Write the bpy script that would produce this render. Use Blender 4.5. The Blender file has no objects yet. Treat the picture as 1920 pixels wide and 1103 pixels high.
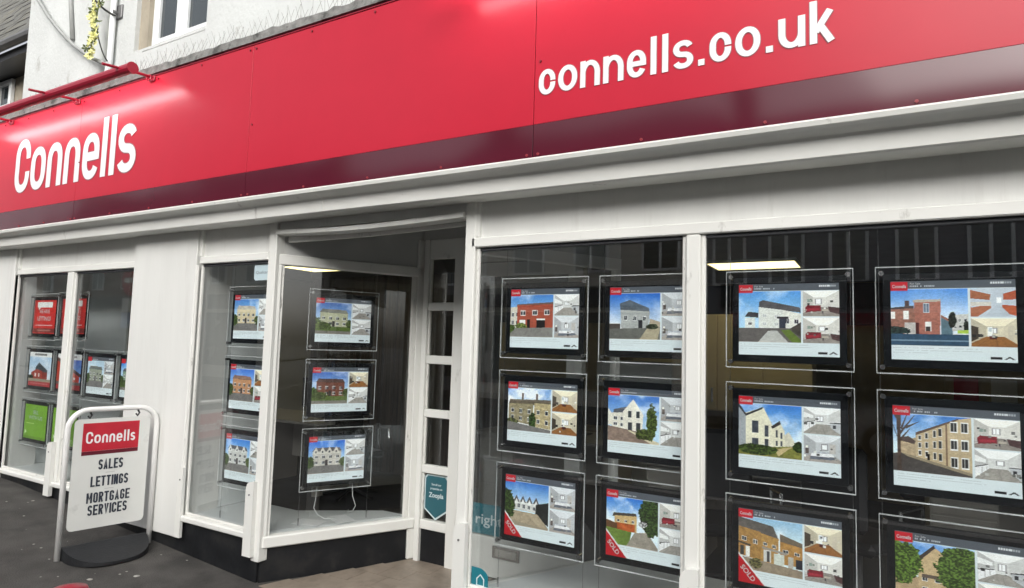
import bpy, bmesh, math, random
import numpy as np
from mathutils import Matrix, Vector
R = math.radians
random.seed(7)
SC = bpy.context.scene
COL = SC.collection

# ---------------------------------------------------------------- camera, sky, sun, exposure
CAM = Vector((0.0, -3.0, 1.6))
yaw, pit, rol = R(30.0), R(4.54), R(1.68)
cyw, syw, cp, sp = math.cos(yaw), math.sin(yaw), math.cos(pit), math.sin(pit)
fw = Vector((-syw*cp, cyw*cp, sp)); rt = Vector((cyw, syw, 0)); up = rt.cross(fw)
r2 = math.cos(rol)*rt + math.sin(rol)*up
u2 = -math.sin(rol)*rt + math.cos(rol)*up
cd = bpy.data.cameras.new('camera'); cam = bpy.data.objects.new('camera', cd); COL.objects.link(cam)
m = Matrix.Identity(4)
for i in range(3):
    m[i][0] = r2[i]; m[i][1] = u2[i]; m[i][2] = -fw[i]; m[i][3] = CAM[i]
cam.matrix_world = m
cd.sensor_width = 36; cd.lens = 22.5; cd.clip_start = 0.05; cd.clip_end = 500
SC.camera = cam

SUN_EL, SUN_AZ = R(31), R(155)
w = bpy.data.worlds.new('World'); SC.world = w; w.use_nodes = True
nt = w.node_tree; nt.nodes.clear()
out = nt.nodes.new('ShaderNodeOutputWorld'); bg = nt.nodes.new('ShaderNodeBackground')
sky = nt.nodes.new('ShaderNodeTexSky'); sky.sky_type = 'NISHITA'; sky.sun_disc = False
sky.sun_elevation = SUN_EL; sky.sun_rotation = SUN_AZ; sky.dust_density = 4; sky.air_density = 1.0; sky.ozone_density = 1
hs = nt.nodes.new('ShaderNodeHueSaturation'); hs.inputs['Saturation'].default_value = 0.22
tcw = nt.nodes.new('ShaderNodeTexCoord'); nzw = nt.nodes.new('ShaderNodeTexNoise')
nzw.inputs['Scale'].default_value = 2.2; nzw.inputs['Detail'].default_value = 5
mrw = nt.nodes.new('ShaderNodeMapRange'); mrw.inputs[1].default_value = .3; mrw.inputs[2].default_value = .7
mrw.inputs[3].default_value = .8; mrw.inputs[4].default_value = 1.25
mxw = nt.nodes.new('ShaderNodeVectorMath'); mxw.operation = 'SCALE'
nt.links.new(tcw.outputs['Generated'], nzw.inputs['Vector']); nt.links.new(nzw.outputs[0], mrw.inputs[0])
nt.links.new(sky.outputs[0], hs.inputs['Color']); nt.links.new(hs.outputs[0], mxw.inputs[0]); nt.links.new(mrw.outputs[0], mxw.inputs['Scale'])
nt.links.new(mxw.outputs[0], bg.inputs[0]); nt.links.new(bg.outputs[0], out.inputs[0])
bg.inputs[1].default_value = 0.15
sd = bpy.data.lights.new('sun', 'SUN'); sd.energy = 1.25; sd.angle = R(50); sd.color = (1, .97, .92)
sun = bpy.data.objects.new('sun', sd); COL.objects.link(sun)
# direction towards the sun, matching the sky's rotation (clockwise from +Y)
sdir = Vector((math.sin(SUN_AZ)*math.cos(SUN_EL), math.cos(SUN_AZ)*math.cos(SUN_EL), math.sin(SUN_EL)))
sun.rotation_euler = sdir.to_track_quat('Z', 'Y').to_euler(); sun.location = (0, -8, 20)
SC.view_settings.view_transform = 'Standard'; SC.view_settings.look = 'None'
SC.view_settings.gamma = 1; SC.view_settings.use_curve_mapping = False
SC.view_settings.exposure = 0.52

# ---------------------------------------------------------------- helpers
def tag(o, label=None, cat=None, group=None, kind=None):
    if label: o['label'] = label
    if cat: o['category'] = cat
    if group: o['group'] = group
    if kind: o['kind'] = kind
    return o
def thing(name, label, cat, loc=(0, 0, 0), group=None):
    o = bpy.data.objects.new(name, None); COL.objects.link(o); o.location = loc; o.empty_display_size = .1
    return tag(o, label, cat, group)
OFF = {}
def origin(o):
    v = Vector((0, 0, 0))
    while o is not None:
        v = v + o.location; o = o.parent
    return v
def mesh_obj(name, me, mat, parent=None):
    o = bpy.data.objects.new(name, me); COL.objects.link(o)
    if mat is not None and not me.materials: me.materials.append(mat)
    if parent is not None: o.parent = parent
    return o
def part(name, bm, mat, parent=None, smooth=False):
    """verts are written in world metres; they are stored relative to the parent"""
    if parent is not None: bmesh.ops.translate(bm, verts=bm.verts, vec=-origin(parent))
    bmesh.ops.recalc_face_normals(bm, faces=bm.faces)
    me = bpy.data.meshes.new(name); bm.to_mesh(me); bm.free()
    if smooth:
        for p in me.polygons: p.use_smooth = True
    return mesh_obj(name, me, mat, parent)
def B(): return bmesh.new()
def box(bm, x0, x1, y0, y1, z0, z1, bev=0.0, mat=None):
    r = bmesh.ops.create_cube(bm, size=1)
    vs = r['verts']
    for v in vs:
        v.co = Vector(((x0+x1)/2+v.co.x*(x1-x0), (y0+y1)/2+v.co.y*(y1-y0), (z0+z1)/2+v.co.z*(z1-z0)))
    if bev > 0:
        es = list({e for v in vs for e in v.link_edges})
        r = bmesh.ops.bevel(bm, geom=es, offset=bev, segments=1, affect='EDGES')
        vs = list({v for f in r['faces'] for v in f.verts} | {v for v in vs if v.is_valid})
    if mat is not None:
        for v in vs: v.co = mat @ v.co
    return bm
def bx(*a, **k): return box(B(), *a, **k)
def prism(bm, pts, fn, d0, d1):
    """closed outline pts (a,b) extruded from d0 to d1; fn(a,b,d) gives the position"""
    A = [bm.verts.new(fn(a, b, d0)) for a, b in pts]; C = [bm.verts.new(fn(a, b, d1)) for a, b in pts]
    n = len(pts)
    bm.faces.new(A); bm.faces.new(C[::-1])
    for i in range(n): bm.faces.new((A[i], C[i], C[(i+1) % n], A[(i+1) % n]))
    return bm
def tube(bm, pts, r, n=8, caps=True):
    pts = [Vector(p) for p in pts]; rings = []
    t0 = (pts[1]-pts[0]).normalized()
    a = Vector((0, 0, 1)) if abs(t0.z) < .9 else Vector((1, 0, 0))
    u = t0.cross(a).normalized()
    for i, p in enumerate(pts):
        t = (pts[min(i+1, len(pts)-1)]-pts[max(i-1, 0)]).normalized()
        u = (u - t*u.dot(t)).normalized(); v = t.cross(u)
        rings.append([bm.verts.new(p + r*(math.cos(2*math.pi*k/n)*u + math.sin(2*math.pi*k/n)*v)) for k in range(n)])
    for A, C in zip(rings, rings[1:]):
        for k in range(n): bm.faces.new((A[k], A[(k+1) % n], C[(k+1) % n], C[k]))
    if caps: bm.faces.new(rings[0][::-1]); bm.faces.new(rings[-1])
    return bm
def cyl(bm, p, q, r, n=12): return tube(bm, [p, q], r, n)

# ---------------------------------------------------------------- materials
def newmat(name):
    mt = bpy.data.materials.new(name); mt.use_nodes = True
    return mt, mt.node_tree, mt.node_tree.nodes['Principled BSDF']
def mat(name, col, rough=.5, metal=0, var=.12, scale=6, bump=0.0, bscale=60, coat=0, spec=.5, dirt=None, dscale=3, dlo=.55, dhi=.75, stretch=(1, 1, 1)):
    mt, t, b = newmat(name); N, L = t.nodes.new, t.links.new
    tc = N('ShaderNodeTexCoord'); mp = N('ShaderNodeMapping'); mp.inputs['Scale'].default_value = stretch
    L(tc.outputs['Object'], mp.inputs['Vector'])
    nz = N('ShaderNodeTexNoise'); nz.inputs['Scale'].default_value = scale; nz.inputs['Detail'].default_value = 6
    L(mp.outputs[0], nz.inputs['Vector'])
    cr = N('ShaderNodeValToRGB')
    cr.color_ramp.elements[0].position = .3; cr.color_ramp.elements[1].position = .7
    cr.color_ramp.elements[0].color = (*[c*(1-var) for c in col], 1); cr.color_ramp.elements[1].color = (*[min(1, c*(1+var)) for c in col], 1)
    L(nz.outputs[0], cr.inputs[0]); last = cr.outputs[0]
    if dirt:
        n2 = N('ShaderNodeTexNoise'); n2.inputs['Scale'].default_value = dscale; n2.inputs['Detail'].default_value = 9; n2.inputs['Roughness'].default_value = .65
        L(mp.outputs[0], n2.inputs['Vector'])
        mr = N('ShaderNodeMapRange'); mr.inputs[1].default_value = dlo; mr.inputs[2].default_value = dhi; L(n2.outputs[0], mr.inputs[0])
        mx = N('ShaderNodeMixRGB'); mx.inputs[2].default_value = (*dirt, 1); L(mr.outputs[0], mx.inputs[0]); L(last, mx.inputs[1]); last = mx.outputs[0]
    L(last, b.inputs['Base Color'])
    b.inputs['Roughness'].default_value = rough; b.inputs['Metallic'].default_value = metal
    b.inputs['Specular IOR Level'].default_value = spec
    if coat: b.inputs['Coat Weight'].default_value = coat; b.inputs['Coat Roughness'].default_value = .08
    if bump:
        n3 = N('ShaderNodeTexNoise'); n3.inputs['Scale'].default_value = bscale; n3.inputs['Detail'].default_value = 8; L(mp.outputs[0], n3.inputs['Vector'])
        bp = N('ShaderNodeBump'); bp.inputs['Strength'].default_value = bump; bp.inputs['Distance'].default_value = .01
        L(n3.outputs[0], bp.inputs['Height']); L(bp.outputs[0], b.inputs['Normal'])
    return mt
def emis(name, col, s):
    mt, t, b = newmat(name); b.inputs['Base Color'].default_value = (*col, 1)
    b.inputs['Emission Color'].default_value = (*col, 1); b.inputs['Emission Strength'].default_value = s
    return mt
def glassmat(name, tint, base=.035, wav=0.0, gain=.96):
    mt = bpy.data.materials.new(name); mt.use_nodes = True; t = mt.node_tree; t.nodes.clear(); N, L = t.nodes.new, t.links.new
    o = N('ShaderNodeOutputMaterial'); mx = N('ShaderNodeMixShader'); tr = N('ShaderNodeBsdfTransparent'); gl = N('ShaderNodeBsdfGlossy')
    tr.inputs[0].default_value = (*tint, 1); gl.inputs['Roughness'].default_value = .004
    lw = N('ShaderNodeLayerWeight'); lw.inputs[0].default_value = .5
    pw = N('ShaderNodeMath'); pw.operation = 'POWER'; pw.inputs[1].default_value = 5; L(lw.outputs['Facing'], pw.inputs[0])
    mu = N('ShaderNodeMath'); mu.operation = 'MULTIPLY_ADD'; mu.inputs[1].default_value = gain; mu.inputs[2].default_value = base; L(pw.outputs[0], mu.inputs[0])
    L(mu.outputs[0], mx.inputs[0]); L(tr.outputs[0], mx.inputs[1]); L(gl.outputs[0], mx.inputs[2]); L(mx.outputs[0], o.inputs[0])
    if wav:
        tc = N('ShaderNodeTexCoord'); nz = N('ShaderNodeTexNoise'); nz.inputs['Scale'].default_value = 1.3; L(tc.outputs['Object'], nz.inputs['Vector'])
        bp = N('ShaderNodeBump'); bp.inputs['Strength'].default_value = wav; bp.inputs['Distance'].default_value = .02
        L(nz.outputs[0], bp.inputs['Height']); L(bp.outputs[0], gl.inputs['Normal'])
    return mt
M = {}
M['white'] = mat('white_gloss_paint', (.76, .765, .73), .42, var=.05, scale=2.5, bump=.12, bscale=14, dirt=(.30, .29, .26), dscale=11, dlo=.64, dhi=.80, stretch=(1, 1, .35))
M['white_worn'] = mat('worn_white_paint', (.72, .72, .685), .5, var=.06, scale=5, bump=.35, bscale=30, dirt=(.20, .19, .17), dscale=34, dlo=.60, dhi=.72, stretch=(1, 1, .3))
M['white_board'] = mat('white_painted_board', (.72, .725, .70), .5, var=.05, scale=3, bump=.25, bscale=22, dirt=(.54, .53, .50), dscale=5, dlo=.56, dhi=.9, stretch=(1.6, 1, .18))
M['render'] = mat('pale_wall_render', (.59, .61, .60), .9, var=.07, scale=2, bump=.6, bscale=38, dirt=(.30, .29, .26), dscale=4.5, dlo=.62, dhi=.76, stretch=(1, 1, .7))
M['ledge'] = mat('weathered_lead_ledge', (.22, .22, .21), .8, var=.35, scale=18, bump=1, bscale=40, dirt=(.07, .07, .065), dscale=9, dlo=.5, dhi=.6)
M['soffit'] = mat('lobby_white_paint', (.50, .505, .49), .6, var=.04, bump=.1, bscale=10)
def signmat(name, col, rough, warp, sp_):
    mt = mat(name, col, rough, var=.02, coat=0.0, spec=sp_)
    t = mt.node_tree; b = t.nodes['Principled BSDF']; N, L = t.nodes.new, t.links.new
    tc = N('ShaderNodeTexCoord'); nz = N('ShaderNodeTexNoise'); nz.inputs['Scale'].default_value = 1.1; nz.inputs['Detail'].default_value = 1
    L(tc.outputs['Object'], nz.inputs['Vector'])
    bp = N('ShaderNodeBump'); bp.inputs['Strength'].default_value = warp; bp.inputs['Distance'].default_value = .03
    L(nz.outputs[0], bp.inputs['Height']); L(bp.outputs[0], b.inputs['Normal'])
    return mt
M['red'] = signmat('satin_red_sign_panel', (.50, .014, .036), .28, .2, .30)
M['burg'] = signmat('gloss_burgundy_sign_band', (.085, .007, .019), .10, .22, .58)
M['letter'] = mat('white_sign_lettering', (.84, .82, .82), .35, var=.02)
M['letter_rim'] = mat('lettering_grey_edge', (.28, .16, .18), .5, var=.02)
M['screw'] = mat('red_cap_screw', (.25, .02, .03), .4)
M['red_metal'] = mat('red_painted_metal', (.36, .012, .035), .28, var=.05)
M['steel'] = mat('brushed_steel', (.62, .62, .62), .25, metal=1, var=.05)
M['dark_metal'] = mat('dull_galvanised_metal', (.20, .20, .20), .5, metal=.6)
M['riser'] = mat('black_painted_stall_riser', (.013, .014, .016), .42, var=.3, scale=4, bump=.3, bscale=12, dirt=(.034, .032, .029), dscale=4, dlo=.5, dhi=.8, spec=.3)
M['tile'] = mat('beige_floor_tile', (.27, .225, .18), .5, var=.14, scale=9, dirt=(.15, .125, .10), dscale=5, dlo=.5, dhi=.8)
M['grout'] = mat('tile_grout', (.12, .105, .09), .9)
M['glass'] = glassmat('shop_window_glass', (.975, .985, .985), .095, .02, .9)
M['acrylic'] = glassmat('clear_acrylic', (.96, .97, .97), .012, 0, .4)
M['acrylic_edge'] = mat('acrylic_edge_glint', (.60, .63, .63), .2, var=.5, scale=4)  # pale colour stands in for light caught along the clear edges
M['black'] = mat('black_display_border', (.010, .011, .013), .25, var=.1)
M['inside_white'] = mat('inside_white_board', (.80, .84, .84), .7, var=.03)
M['bed'] = mat('window_bed_laminate', (.62, .65, .65), .4, var=.03)
M['dark_wall'] = mat('dark_shop_wall', (.06, .063, .070), .8)
M['beige_wall'] = mat('beige_shop_wall', (.50, .42, .29), .8)
M['ceil'] = mat('dark_ceiling_tiles', (.11, .11, .115), .8)
M['carpet'] = mat('charcoal_carpet', (.055, .055, .06), .95, bump=.4, bscale=300)
M['cream'] = mat('cream_cupboard_laminate', (.66, .58, .42), .5, var=.03)
M['spike'] = mat('tarnished_spike_wire', (.24, .24, .23), .6, var=.1)
M['curtain'] = mat('brown_wood_panelling', (.060, .042, .030), .6, var=.6, scale=5, stretch=(6, 6, .25))
M['desk'] = mat('pale_desk_laminate', (.42, .40, .36), .4, var=.04)
M['plastic'] = mat('black_plastic', (.02, .02, .022), .4)
M['rubber'] = mat('black_rubber_base', (.013, .014, .016), .55, var=.25, scale=12, bump=.3, bscale=90, dirt=(.09, .09, .085), dscale=20, dlo=.66, dhi=.8)
M['tube'] = mat('white_powder_coat', (.84, .84, .82), .3, var=.02, dirt=(.35, .34, .31), dscale=30, dlo=.68, dhi=.78)
M['panel'] = mat('pale_grey_sign_sheet', (.70, .71, .68), .45, var=.03, dirt=(.38, .38, .36), dscale=6, dlo=.6, dhi=.9)
M['ink'] = mat('dark_navy_print', (.03, .038, .055), .5)
M['redprint'] = mat('crimson_print', (.50, .018, .035), .45)
M['burgprint'] = mat('burgundy_print', (.12, .008, .02), .45)
M['cable'] = mat('grey_cable_sheath', (.34, .35, .34), .6)
M['wire'] = mat('black_wire', (.02, .02, .02), .6)
M['flower'] = mat('yellow_flower_petals', (.85, .82, .36), .7, var=.25, scale=30)
M['leaf'] = mat('dull_green_leaves', (.10, .13, .04), .7, var=.3, scale=30)
M['upvc'] = mat('white_window_plastic', (.78, .80, .80), .3, var=.02)
M['winglass'] = mat('dark_window_glass', (.035, .045, .05), .04, var=.2, scale=1.5, spec=.9)
M['net'] = mat('grey_net_curtain', (.25, .26, .26), .9, var=.2, scale=5, stretch=(8, 1, .4))
M['roof_tile'] = mat('grey_brown_roof_slates', (.13, .13, .12), .85, var=.3, scale=9, bump=.8, bscale=25, dirt=(.20, .19, .15), dscale=6, dlo=.5, dhi=.7)
M['stone'] = mat('buff_stone', (.36, .32, .25), .9, var=.2, scale=4, bump=.5, bscale=20)
M['paving'] = mat('dark_tarmac_pavement', (.070, .066, .061), .88, var=.28, scale=5, bump=.9, bscale=120, dirt=(.040, .038, .036), dscale=2.2, dlo=.5, dhi=.68)
M['speck'] = mat('pale_chewing_gum', (.36, .35, .32), .8)
M['road'] = mat('asphalt_road', (.05, .05, .052), .85, var=.2, bump=.6, bscale=150)
M['kerb'] = mat('concrete_kerb', (.26, .25, .23), .85, var=.2, bump=.4, bscale=50)
M['teal'] = mat('teal_sticker_print', (.01, .17, .22), .4, var=.05)
M['zteal'] = mat('dark_teal_sticker_print', (.03, .12, .15), .4, var=.05)
M['pale'] = mat('pale_sticker_print', (.60, .70, .72), .4, var=.02)
M['bubble'] = mat('pale_blue_sticker', (.50, .62, .66), .5, var=.02)
M['lamp'] = emis('ceiling_light_diffuser', (1.0, .84, .40), 2.3)
M['led'] = emis('trough_light_strip', (1.0, .93, .95), 20.0)
def vcmat():
    mt, t, b = newmat('backlit_printed_card'); a = t.nodes.new('ShaderNodeVertexColor'); a.layer_name = 'print'
    t.links.new(a.outputs[0], b.inputs['Base Color']); t.links.new(a.outputs[0], b.inputs['Emission Color'])
    b.inputs['Emission Strength'].default_value = .34; b.inputs['Roughness'].default_value = .4
    return mt
M['print'] = vcmat()

# ---------------------------------------------------------------- lettering
def font_mesh(txt, h, width=None, bold=0.0, cx=None):
    """flat text in x,z; cap height h; left at 0; returns (verts2d, faces, width)"""
    c = bpy.data.curves.new('lettering', 'FONT'); c.body = txt; c.size = 1; c.offset = bold; c.resolution_u = 3
    o = bpy.data.objects.new('lettering', c); COL.objects.link(o)
    dg = bpy.context.evaluated_depsgraph_get(); me = bpy.data.meshes.new_from_object(o.evaluated_get(dg))
    v = np.array([q.co[:2] for q in me.vertices]); f = [tuple(p.vertices) for p in me.polygons]
    bpy.data.objects.remove(o); bpy.data.curves.remove(c); bpy.data.meshes.remove(me)
    ch = .73 if True else 1
    x0, x1 = v[:, 0].min(), v[:, 0].max(); s = h/ch
    sx = s if width is None else width/(x1-x0)
    v = np.c_[(v[:, 0]-x0)*sx, v[:, 1]*s]
    return v, f, (x1-x0)*sx
def text_part(name, txt, h, width, fn, mt, parent, bold=.0, center=True, thick=0.0):
    """fn(a,b,d) maps flat coordinates to world"""
    v, f, wd = font_mesh(txt, h, width, bold)
    bm = B(); off = wd/2 if center else 0
    vs = [bm.verts.new(fn(a-off, b, 0)) for a, b in v]
    for q in f:
        try: bm.faces.new([vs[i] for i in q])
        except ValueError: pass
    if thick:
        r = bmesh.ops.extrude_face_region(bm, geom=list(bm.faces))
        d = Vector(fn(0, 0, thick))-Vector(fn(0, 0, 0))
        bmesh.ops.translate(bm, verts=[g for g in r['geom'] if isinstance(g, bmesh.types.BMVert)], vec=d)
    return part(name, bm, mt, parent)
# stroke-built letters
def arc0(cx, cz, rx, rz, a0, a1, n=14, p=2.25):
    o = []
    for i in range(n+1):
        a = R(a0+(a1-a0)*i/n); c, s = math.cos(a), math.sin(a)
        o.append((cx+rx*math.copysign(abs(c)**(2/p), c), cz+rz*math.copysign(abs(s)**(2/p), s)))
    return o
def glyph(ch, w, h, H, t, PW_=2.25):
    arc = lambda *a: arc0(*(a if len(a) > 6 else a+(14,)), **{}) if False else arc0(*a[:6], n=(a[6] if len(a) > 6 else 14), p=(a[7] if len(a) > 7 else PW_))
    """centre lines for a letter whose outline is w wide; h x-height, H ascender"""
    a, b = t/2, w-t/2; rx = (b-a)/2; cx = w/2
    if ch == 'C': h = H
    rz = min(rx*1.35, h*.5-t/2) if h > w*1.05 else h/2-t/2
    lo, hi = t/2+rz, h-t/2-rz
    if ch in 'Cc':
        e = .02*h
        return [[(b, hi-(h*.04 if h > w*1.05 else -rz*.35))]*(h > w*1.05) + arc(cx, hi, rx, rz, 0 if h > w*1.05 else 38, 180)+arc(cx, lo, rx, rz, 180, 360 if h > w*1.05 else 322)+[(b, lo+h*.04)]*(h > w*1.05)]
    if ch == 'o': return [arc(cx, hi, rx, rz, 0, 180)+arc(cx, lo, rx, rz, 180, 360)+[(b, hi)]]
    if ch == 'n': return [[(a, 0)]+arc(cx, hi, rx, rz, 180, 0)+[(b, 0)]]
    if ch == 'm': return []
    if ch == 'N': return [[(a, 0), (a, h)], arc(cx, hi, rx, rz, 180, 0)+[(b, 0)]]
    if ch == 'u': return [[(b, 0), (b, h)], [(a, h)]+arc(cx, lo, rx, rz, 180, 360)]
    if ch == 'e': return [[(a+t*.3, h*.5), (b, h*.5)], [(b, h*.5-t/2)]+arc(cx, hi, rx, rz, 0, 180)+arc(cx, lo, rx, rz, 180, 335)]
    if ch == 'l': return [[(w/2, 0), (w/2, H)]]
    if ch == '.': return [[(w/2, 0), (w/2, t*1.05)]]
    if ch == 'k': return [[(a, 0), (a, H)], [(a+t*.3, h*.36), (b-t*.1, h)], [(a+rx*.75, h*.56), (b+t*.05, 0)]]
    if ch == 's':
        q = h/2; r1 = (q-t/2)/2+.0
        top = arc(cx, q+r1, rx*.97, r1, 18, 250, 14, 2.1)
        bot = arc(cx, q-r1, rx, r1, 70, -162, 14, 2.1)
        return [top+bot]
    return []
def stroke(bm, pl, t, fn, d0, d1, vt=1.0):
    pl = [p for i, p in enumerate(pl) if i == 0 or math.dist(p, pl[i-1]) > 1e-5]
    closed = math.dist(pl[0], pl[-1]) < 1e-4 and len(pl) > 4
    if closed: pl = pl[:-1]
    n = len(pl); Ls, Rs = [], []
    for i in range(n):
        p0 = pl[i-1] if (i > 0 or closed) else pl[i]; p1 = pl[(i+1) % n] if (i < n-1 or closed) else pl[i]
        dx, dz = p1[0]-p0[0], p1[1]-p0[1]; L = math.hypot(dx, dz); nx, nz = -dz/L, dx/L
        hw = t/2
        Ls.append((pl[i][0]+nx*hw, pl[i][1]+nz*hw*vt)); Rs.append((pl[i][0]-nx*hw, pl[i][1]-nz*hw*vt))
    rows = []
    for d in (d0, d1): rows.append(([bm.verts.new(fn(x, z, d)) for x, z in Ls], [bm.verts.new(fn(x, z, d)) for x, z in Rs]))
    k = n if closed else n-1
    (L0, R0), (L1, R1) = rows
    for i in range(k):
        j = (i+1) % n
        bm.faces.new((L0[i], L0[j], R0[j], R0[i])); bm.faces.new((L1[i], R1[i], R1[j], L1[j]))
        bm.faces.new((L0[i], L1[i], L1[j], L0[j])); bm.faces.new((R0[i], R0[j], R1[j], R1[i]))
    if not closed:
        bm.faces.new((L0[0], R0[0], R1[0], L1[0])); bm.faces.new((L0[-1], L1[-1], R1[-1], R0[-1]))

def caps(ch, w, h, t):
    a, b = t/2, w-t/2; c = w/2; rx = (b-a)/2; rz = rx*1.15; lo, hi = t/2+rz, h-t/2-rz
    A = lambda cx, cz, r1, r2_, a0, a1: arc0(cx, cz, r1, r2_, a0, a1, n=8, p=2.2)
    if ch == 'L': return [[(a, h), (a, 0)], [(a, t/2), (w, t/2)]]
    if ch == 'E': return [[(a, h), (a, 0)], [(a, t/2), (w, t/2)], [(a, h-t/2), (w, h-t/2)], [(a, h/2), (w*.9, h/2)]]
    if ch == 'T': return [[(0, h-t/2), (w, h-t/2)], [(c, h), (c, 0)]]
    if ch == 'I': return [[(c, 0), (c, h)]]
    if ch == 'N': return [[(a, 0), (a, h)], [(b, 0), (b, h)], [(a, h), (b, 0)]]
    if ch == 'M': return [[(a, 0), (a, h)], [(b, 0), (b, h)], [(a, h), (c, h*.36), (b, h)]]
    if ch == 'A': return [[(a, 0), (c, h), (b, 0)], [(w*.22, h*.26), (w*.78, h*.26)]]
    if ch == 'V': return [[(a, h), (c, 0), (b, h)]]
    if ch == 'O': return [A(c, hi, rx, rz, 0, 180)+A(c, lo, rx, rz, 180, 360)+[(b, hi)]]
    if ch == 'C': return [[(b, hi-.1*h)]+A(c, hi, rx, rz, 0, 180)+A(c, lo, rx, rz, 180, 360)+[(b, lo+.1*h)]]
    if ch == 'G': return [[(b, hi-.1*h)]+A(c, hi, rx, rz, 0, 180)+A(c, lo, rx, rz, 180, 360)+[(b, h*.48)], [(b, h*.48), (c, h*.48)]]
    if ch == 'R': return [[(a, 0), (a, h)], [(a, h-t/2), (c, h-t/2)]+A(c, h*.74-t*.1, rx, h*.26-t*.4, 90, -90)+[(a, h*.48)], [(c, h*.48), (b, 0)]]
    if ch == 'S':
        q = h/2; r1 = (q-t/2)/2
        return [arc0(c, q+r1, rx, r1, 10, 250, n=10, p=2.3)+arc0(c, q-r1, rx, r1, 70, -170, n=10, p=2.3)]
    return []
# ---------------------------------------------------------------- building
RED_TOP, RED_BOT, BURG_BOT = 3.62, 2.722, 2.535
bld = thing('shop_building', 'two storey pale rendered building with a white timber shopfront and large display windows', 'building', (-3.7, .3, 0))
XL, XR = -7.85, 2.4

def trim(name, bm, par=bld, mt='white'): return part(name, bm, M[mt], par)
# upper wall with the window opening
WX0, WX1, WZ0, WZ1 = -5.80, -4.76, 4.13, 5.5
bm = B()
box(bm, XL, WX0, .1, .4, 3.60, 8.2); box(bm, WX1, XR, .1, .4, 3.60, 8.2)
box(bm, WX0, WX1, .1, .4, 3.60, WZ0); box(bm, WX0, WX1, .1, .4, WZ1, 8.2)
box(bm, XL, XL+.3, .4, 7, 0, 8.2); box(bm, XR-.3, XR, .4, 7, 0, 8.2)
trim('wall', bm, mt='render')
# upstairs window
uw = trim('window', bx(WX0+.13, WX1, .185, .25, WZ0, WZ0+.055, bev=.004), mt='upvc')
bm = B()
for x0, x1 in ((WX0+.13, WX0+.20), (-5.27, -5.18), (WX1-.07, WX1)): box(bm, x0, x1, .18, .25, WZ0+.055, WZ1, bev=.004)
part('frame', bm, M['upvc'], uw)
for x0, x1 in ((WX0+.20, -5.27), (-5.18, WX1-.07)):
    bm = B()
    for a, b_ in ((x0, x0+.035), (x1-.035, x1)): box(bm, a, b_, .17, .22, WZ0+.057, WZ1, bev=.004)
    box(bm, x0+.035, x1-.035, .17, .22, WZ0+.057, WZ0+.10, bev=.004)
    part('sash', bm, M['upvc'], uw)
    part('pane', bx(x0+.035, x1-.035, .195, .2, WZ0+.1, WZ1), M['winglass'], uw)
trim('window_reveal', bx(WX0, WX0+.13, .14, .25, WZ0, WZ1), mt='stone')
trim('window_sill', bx(WX0+.14, WX1, .096, .18, WZ0-.03, WZ0-.002, bev=.003), mt='render')
# behind the sign: lintel box
trim('sign_backing_wall', bx(XL, XR, -.165, .4, 2.54, 3.60), mt='dark_wall')
# irregular ledge
bm = B(); n = 160; rows = []
for i in range(n+1):
    x = XL + (XR-XL)*i/n; j = random.uniform(-.006, .006); j2 = random.uniform(-.008, .008)
    rows.append([bm.verts.new((x, y, z)) for y, z in ((.1, 3.64), (-.205+j*.3, 3.645+j*.3), (-.20+j, 3.705+j2), (-.12, 3.735+j2*.7), (.1, 3.80))])
for A, C in zip(rows, rows[1:]):
    for k in range(4): bm.faces.new((A[k], A[k+1], C[k+1], C[k]))
trim('ledge', bm, mt='ledge')
# cornice profile
prof = [(-.165, 2.530), (-.262, 2.530), (-.268, 2.522), (-.262, 2.503), (-.235, 2.497), (-.190, 2.480), (-.180, 2.470), (-.172, 2.400), (-.16, 2.394), (.0, 2.40), (.05, 2.44), (.05, 2.53)]
cx0 = -7.9
for a, b_ in ((cx0, -3.02), (-3.018, 2.4)):
    trim('cornice', prism(B(), prof, lambda y, z, x: (x, y, z), a, b_), mt='white')
# frieze boards (recessed panels) and transoms, front plane y = 0
fr = [(-7.335, -5.322), (-4.465, -3.70), (-1.955, .85), (.91, 2.35)]
for a, b_ in fr: trim('frieze_board', bx(a, b_, .022, .06, 2.203, 2.47), mt='white_board')
tr_ = [(-7.335, -5.322), (-4.465, -3.70), (-2.0, 2.35)]
for a, b_ in tr_: trim('transom', bx(a, b_, -.012, .06, 2.142, 2.197, bev=.005), mt='white')
# slim mouldings standing between frieze boards
for a in (-7.362, -5.348, -4.490, -1.985): trim('frieze_moulding', bx(a, a+.03, -.004, .06, 2.199, 2.47, bev=.005), mt='white')
# pilasters
for a, b_ in ((-7.87, -7.364), (-5.318, -4.492)):
    trim('pilaster', bx(a, b_, -.022, .30, .115, 2.47, bev=.006), mt='white_board')
trim('pilaster_edge_strip', bx(-4.497, -4.472, -.016, .0, .14, 2.13, bev=.004), mt='white_worn')
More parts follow.
